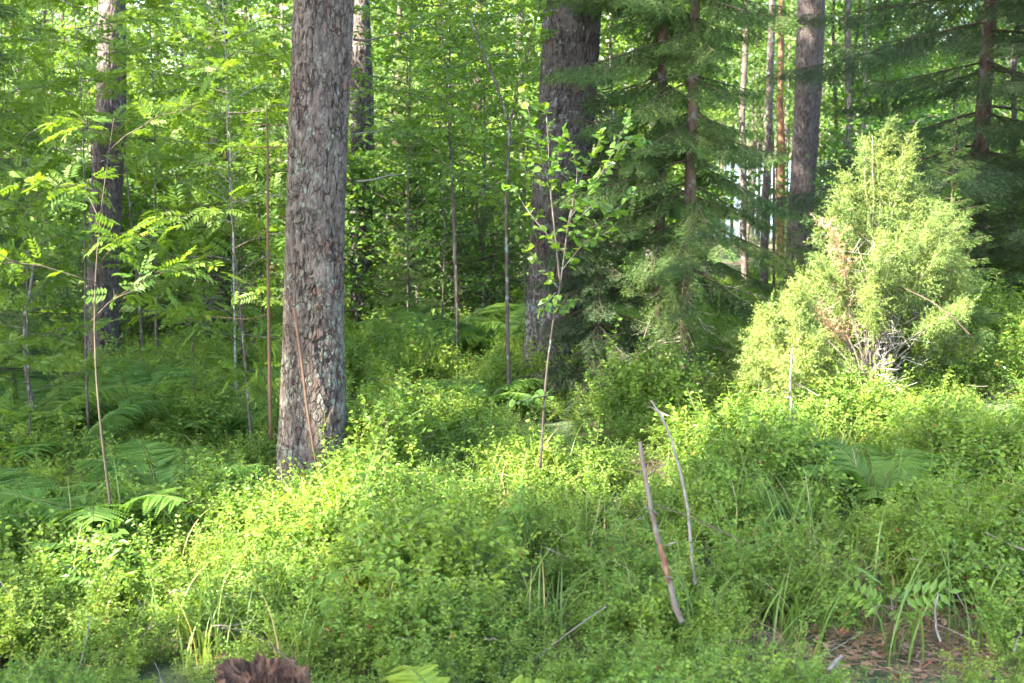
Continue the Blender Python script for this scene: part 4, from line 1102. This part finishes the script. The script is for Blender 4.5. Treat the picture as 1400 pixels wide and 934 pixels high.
# ------------------------------------------------------------------ ferns
def frond(g, p0, az, L, R, rise=.75, mi=0, pin=.30, mir=1, npair=20):
    e = np.array([math.cos(az), math.sin(az), 0]); sd0 = np.array([-e[1], e[0], 0])
    t = np.linspace(0, 1, 14)
    P = p0 + e * (L * (.25 * t + .75 * t ** 1.5))[:, None] * .9 + np.array([0, 0, L * rise]) * (1.5 * t - .85 * t ** 2.2)[:, None]
    g.tube(P, np.linspace(.0032, .0008, 14), 4, mir)
    f = np.linspace(.22, .985, npair)
    pp = np.stack([np.interp(f, t, P[:, k]) for k in range(3)], 1)
    T = nrm(np.stack([np.interp(np.minimum(f + .03, 1), t, P[:, k]) for k in range(3)], 1) - pp + 1e-9 * e)
    pl = L * pin * np.sin(np.pi * np.clip((1 - f) * 1.12 + .04, 0, .62)) ** .9 + .006
    pl = pl * R.uniform(.8, 1.12, npair) * (R.rand(npair) > .04)+ .003
    for sg in (-1, 1):
        S_ = np.broadcast_to(sd0 * sg, T.shape)
        N = nrm(np.cross(S_, T)) * sg; N = np.where(N[:, 2:] < 0, -N, N)
        d = nrm(S_ * .95 + T * .35 - N * R.uniform(.0, .35, (npair, 1)) + R.randn(npair, 3) * .09)
        m = 13; q = np.linspace(.06, 1, m)
        C = pp[:, None] + d[:, None] * (pl[:, None] * q[None])[..., None] - N[:, None] * (pl[:, None] * .16 * q[None] ** 2)[..., None]
        ll = (pl[:, None] * .23 * (1 - q[None] ** 1.6 * .9)) + .003
        for s2 in (-1, 1):
            dd = nrm(np.broadcast_to((T * s2)[:, None], C.shape) * .9 + d[:, None] * .55)
            g.diamonds(C.reshape(-1, 3), dd.reshape(-1, 3), np.broadcast_to(N[:, None], C.shape).reshape(-1, 3), ll.ravel(), ll.ravel() * .55 + .002, mi, np.full(C.shape[0] * m, R.rand()))
def fern(px, y, n, L, label, seed, mat='fern', rise=.75, azs=None, dz=0.0, pin=.30):
    P0 = base(px, y); R = np.random.RandomState(seed)
    root = empty('fern', P0, label, 'fern', 'ferns')
    for k in range(n):
        az = azs[k] if azs else 2 * np.pi * (k + R.rand() * .6) / n
        g = G(); frond(g, np.array([0, 0, dz]), az, L * R.uniform(.8, 1.15), R, rise * R.uniform(.8, 1.2), pin=pin)
        link('frond', g.mesh('frond', [M[mat], M['green_stem']]), root)
    return root
fern(222, 5.5, 7, .52, 'arching fern in the shade just beside the tan-stemmed rowan, towards the thick pine', 1, rise=.85, dz=.03)
fern(130, 4.95, 8, .52, 'broad soft fern spreading around the tan-stemmed rowan', 2, rise=.8)
fern(28, 7.2, 7, .8, 'pale fern at the wood edge behind the crooked rowan', 3, rise=.8)
fern(85, 6.6, 7, .7, 'shaded fern between the crooked rowan and the leaning sapling', 4)
fern(5, 5.1, 6, .6, 'fern leaning in at the picture edge below the crooked rowan', 5)
fern(1195, 5.55, 6, .46, 'wide fern with drooping fronds on the slope below the tall juniper', 6, rise=.75, pin=.36)
fern(618, 3.0, 3, .345, 'bright yellow-green fern tip poking up near the stump', 7, 'fern_bright', 1.05, azs=[2.2, .25, 3.6], dz=.02)
fern(600, 10.5, 7, .8, 'fern in the clearing beyond the thick pine', 8)
fern(655, 7.9, 7, .5, 'little fern in shade near the foot of the forked birch', 9)
fern(178, 7.8, 7, .75, 'fern below the two dark rowans standing side by side', 10)
fern(300, 7.3, 7, .6, 'fern under the low rowan with bright fingered leaves', 11)
fern(700, 10.2, 7, .75, 'fern behind the forked birch beside the broad pine', 13)
fern(983, 7.0, 7, .2, 'withered tan fern clump in the sun before the twin spruces', 12, 'dead_fern', .35)

# seedlings in the lit slope
def seedling(px, y, h, label, seed):
    P0 = base(px, y); R = np.random.RandomState(seed)
    root = empty('rowan_seedling', P0, label, 'rowan seedling', 'rowan seedlings')
    g = G(); g.tube([[0, 0, -.02], [.01, 0, h * .5], [.0, .01, h]], [.004, .003, .002], 5)
    link('stem', g.mesh('stem', M['bark_tan'], True), root)
    g = G(); k = 7; az = np.arange(k) * 2.4
    D = np.c_[np.cos(az), np.sin(az), np.full(k, .35)]
    pinnate(g, np.c_[np.zeros((k, 2)), np.linspace(h * .6, h, k)], D, R, .15, 5)
    link('leaves', g.mesh('leaves', M['aspen']), root)
seedling(122, 4.45, .27, 'sunlit rowan seedling with a whorl of leaflets above the lit bilberry edge', 1)
seedling(148, 4.2, .22, 'smaller rowan seedling just below the sunlit whorled seedling', 2)
seedling(1215, 3.9, .20, 'fresh green seedling near the bare litter patch', 3)
seedling(230, 4.9, .22, 'upright seedling in half shade by the lit bilberry edge', 4)

# ------------------------------------------------------------------ sticks, stump, stones
def lay(px, py, up):
    rr = ray(px, py); t = np.arange(2.5, 40, .02); P = CAM + rr * t[:, None]
    return P[np.argmax(P[:, 2] < ground(P[:, 0], P[:, 1]) + up)]

def stick(name, label, pts, r0, r1, mat, cat='stick', group=None, k=8, up=False):
    P = np.array([lay(p[0], p[1], .24) if up else at(*p) for p in pts]); P0 = P[-1]
    root = empty(name, P0, label, cat, group)
    t = np.linspace(0, len(P) - 1, len(P) * 6)
    Q = np.stack([np.interp(t, np.arange(len(P)), P[:, q]) for q in range(3)], 1)
    Q[1:-1] = (Q[:-2] + Q[1:-1] * 2 + Q[2:]) / 4
    R = np.random.RandomState(len(pts) + int(pts[0][0]))
    Q += np.cumsum(R.randn(*Q.shape), 0) * r0 * .12
    g = G(); g.tube(Q - P0, np.linspace(r0, r1, len(Q)) * R.uniform(.82, 1.18, len(Q)), k)
    link('shaft', g.mesh('shaft', M[mat], True), root)
    return root, P0
s, P0 = stick('broken_stick', 'upright dead stick with a torn red-brown wound near its foot', [(875, 604, 4.0), (882, 650, 3.95), (893, 710, 3.9), (903, 755, 3.85), (912, 790, 3.8), (922, 825, 3.76), (933, 848, 3.74)], .007, .0105, 'stick')
for f, dx, dz_ in ((.2, .05, .03), (.42, -.045, .02), (.6, .035, .015), (.78, -.03, .012)):
    q = (np.array([at(875, 604, 4.0), at(893, 710, 3.9), at(933, 848, 3.74)]) - P0)
    b = q[0] + (q[2] - q[0]) * f
    g = G(); g.tube([b, b + np.array([dx * .5, -.01, dz_]), b + np.array([dx, -.02, dz_ * 1.6])], [.004, .003, .0015], 5)
    link('twig_stub', g.mesh('twig_stub', M['stick'], True), s)
g = G(); P = np.array([at(900, 742, 3.845), at(905, 762, 3.83), at(909, 780, 3.81), at(912, 797, 3.79)]) - P0
g.tube(P + [.005, -.006, 0], [.004, .009, .0095, .003], 6)
link('torn_wound', g.mesh('torn_wound', M['torn'], True), s)
stick('bare_stick', 'slender pale curved stick standing beside the torn stick', [(890, 548, 4.6), (905, 572, 4.55), (918, 605, 4.5), (930, 650, 4.4), (939, 700, 4.3), (943, 750, 4.2), (948, 800, 4.1)], .004, .0065, 'deadwood')
stick('fallen_branch', 'bleached fallen branch lying on lit bilberry below the twin spruces', [(885, 555, 6.1), (920, 572, 5.95), (955, 583, 5.85), (985, 594, 5.75), (1005, 602, 5.7)], .005, .008, 'deadwood', 'branch', up=True)
stick('dry_stalk', 'long straw-coloured stalk slanting down beside the tall juniper', [(1232, 392, 7.0), (1275, 413, 6.95), (1300, 432, 6.9), (1327, 459, 6.9)], .004, .005, 'bark_tan', 'stalk')
stick('dry_stalk', 'upright pale dead stalk pair below the small thin juniper', [(1083, 478, 6.1), (1080, 520, 6.05), (1083, 570, 6.0), (1085, 615, 5.95)], .005, .007, 'deadwood', 'stalk')
stick('dry_stalk', 'thin grey stem bent over the bare litter patch', [(1283, 812, 3.75), (1279, 835, 3.72), (1281, 860, 3.7), (1287, 878, 3.68)], .003, .004, 'deadwood', 'stalk')
stick('fallen_twig', 'pale twig lying across the grass near the frame edge', [(1345, 728, 4.3), (1375, 742, 4.3), (1405, 755, 4.3)], .003, .004, 'deadwood', 'twig', up=True)
stick('fallen_twig', 'long straw twig slanting over the wound of the torn stick', [(898, 690, 4.2), (945, 708, 4.2), (990, 728, 4.2), (1015, 742, 4.2)], .002, .003, 'bark_tan', 'twig')
stick('fallen_twig', 'curved bone-pale twig lying in the bare litter patch', [(1151, 897, 3.3), (1142, 904, 3.28), (1133, 915, 3.27)], .005, .006, 'deadwood', 'twig', up=True)

P0 = base(362, 3.1)
root = empty('tree_stump', P0, 'rotten reddish-brown stump with a jagged splintered top', 'stump')
g = G(); R = np.random.RandomState(3)
na = 90; th = np.arange(na) / na * 2 * np.pi
jag = np.interp(np.arange(na), np.arange(0, na, 3), np.clip(R.randn(30) * .011, -.02, .02))
ht = at(362, 920, 3.1)[2] - P0[2]
rows = []
for zf in np.linspace(0, 1, 14):
    rr = .112 * (1.30 - .30 * zf) * (1 + .07 * np.sin(th * 7 + 1) + .05 * np.sin(th * 17 + zf * 3)) + R.randn(na) * .0045 * (zf > .02) + .006 * np.sign(np.sin(th * 31))
    rows.append(np.c_[rr * np.cos(th), rr * np.sin(th), zf * (ht + jag) - .04 * (1 - zf)])
for q in np.linspace(.85, .05, 6):
    rr = .116 * q * (1 + .05 * np.sin(th * 9))
    rows.append(np.c_[rr * np.cos(th), rr * np.sin(th), ht - .025 - .035 * (1 - q) + jag * q * .7 + R.randn(na) * .010])
V = np.array(rows); nr = len(rows)
i = np.arange(nr - 1)[:, None] * na; j = np.arange(na)[None]; j2 = (j + 1) % na
g.add(V.reshape(-1, 3), [np.stack([i + j, i + j2, i + na + j2, i + na + j], -1).reshape(-1, 4), ((nr - 1) * na + np.arange(na))[None]])
a = R.rand(260) * 6.28; rr = .117 * (1 + R.randn(260) * .04)
fr = np.where(R.rand(260) < .5, 1, R.rand(260)) * rr
q = np.c_[fr * np.cos(a), fr * np.sin(a), ht - .07 + .05 * R.rand(260)]
g.diamonds(q, np.c_[R.randn(260, 2) * .45, np.ones(260)], np.c_[np.cos(a), np.sin(a), 0 * a], R.uniform(.02, .055, 260), R.uniform(.004, .011, 260), 0)
link('wood', g.mesh('wood', M['stump'], False), root)
stick('fallen_twig', 'thin brown twig leaning against the rotten stump', [(368, 880, 3.02), (392, 900, 3.0), (420, 925, 2.98)], .002, .003, 'bark_tan', 'twig')

def stone(px, py, r, label, seed):
    h = hit(px, py); R = np.random.RandomState(seed)
    g = G(); u = np.linspace(0, np.pi, 9); v = np.arange(12) / 12 * 2 * np.pi
    U, Vv = np.meshgrid(u, v, indexing='ij'); rr = r * (1 + .15 * np.sin(U * 3 + seed) * np.cos(Vv * 2 + seed) + .1 * np.sin(Vv * 3))
    V = np.stack([rr * np.sin(U) * np.cos(Vv) * 1.3, rr * np.sin(U) * np.sin(Vv), rr * np.cos(U) * .6], -1)
    i = np.arange(8)[:, None] * 12; j = np.arange(12)[None]; j2 = (j + 1) % 12
    g.add(V.reshape(-1, 3), [np.stack([i + j, i + 12 + j, i + 12 + j2, i + j2], -1).reshape(-1, 4)])
    o = link('stone', g.mesh('stone', M['stone'], True), loc=h + np.array([0, 0, .06]))
    tag(o, label, 'stone', 'pale stones')
stone(25, 838, .028, 'pale pink-white stone on the lit slope at the frame edge', 1)
stone(345, 806, .022, 'whitish flat stone in the brightest bilberry', 2)
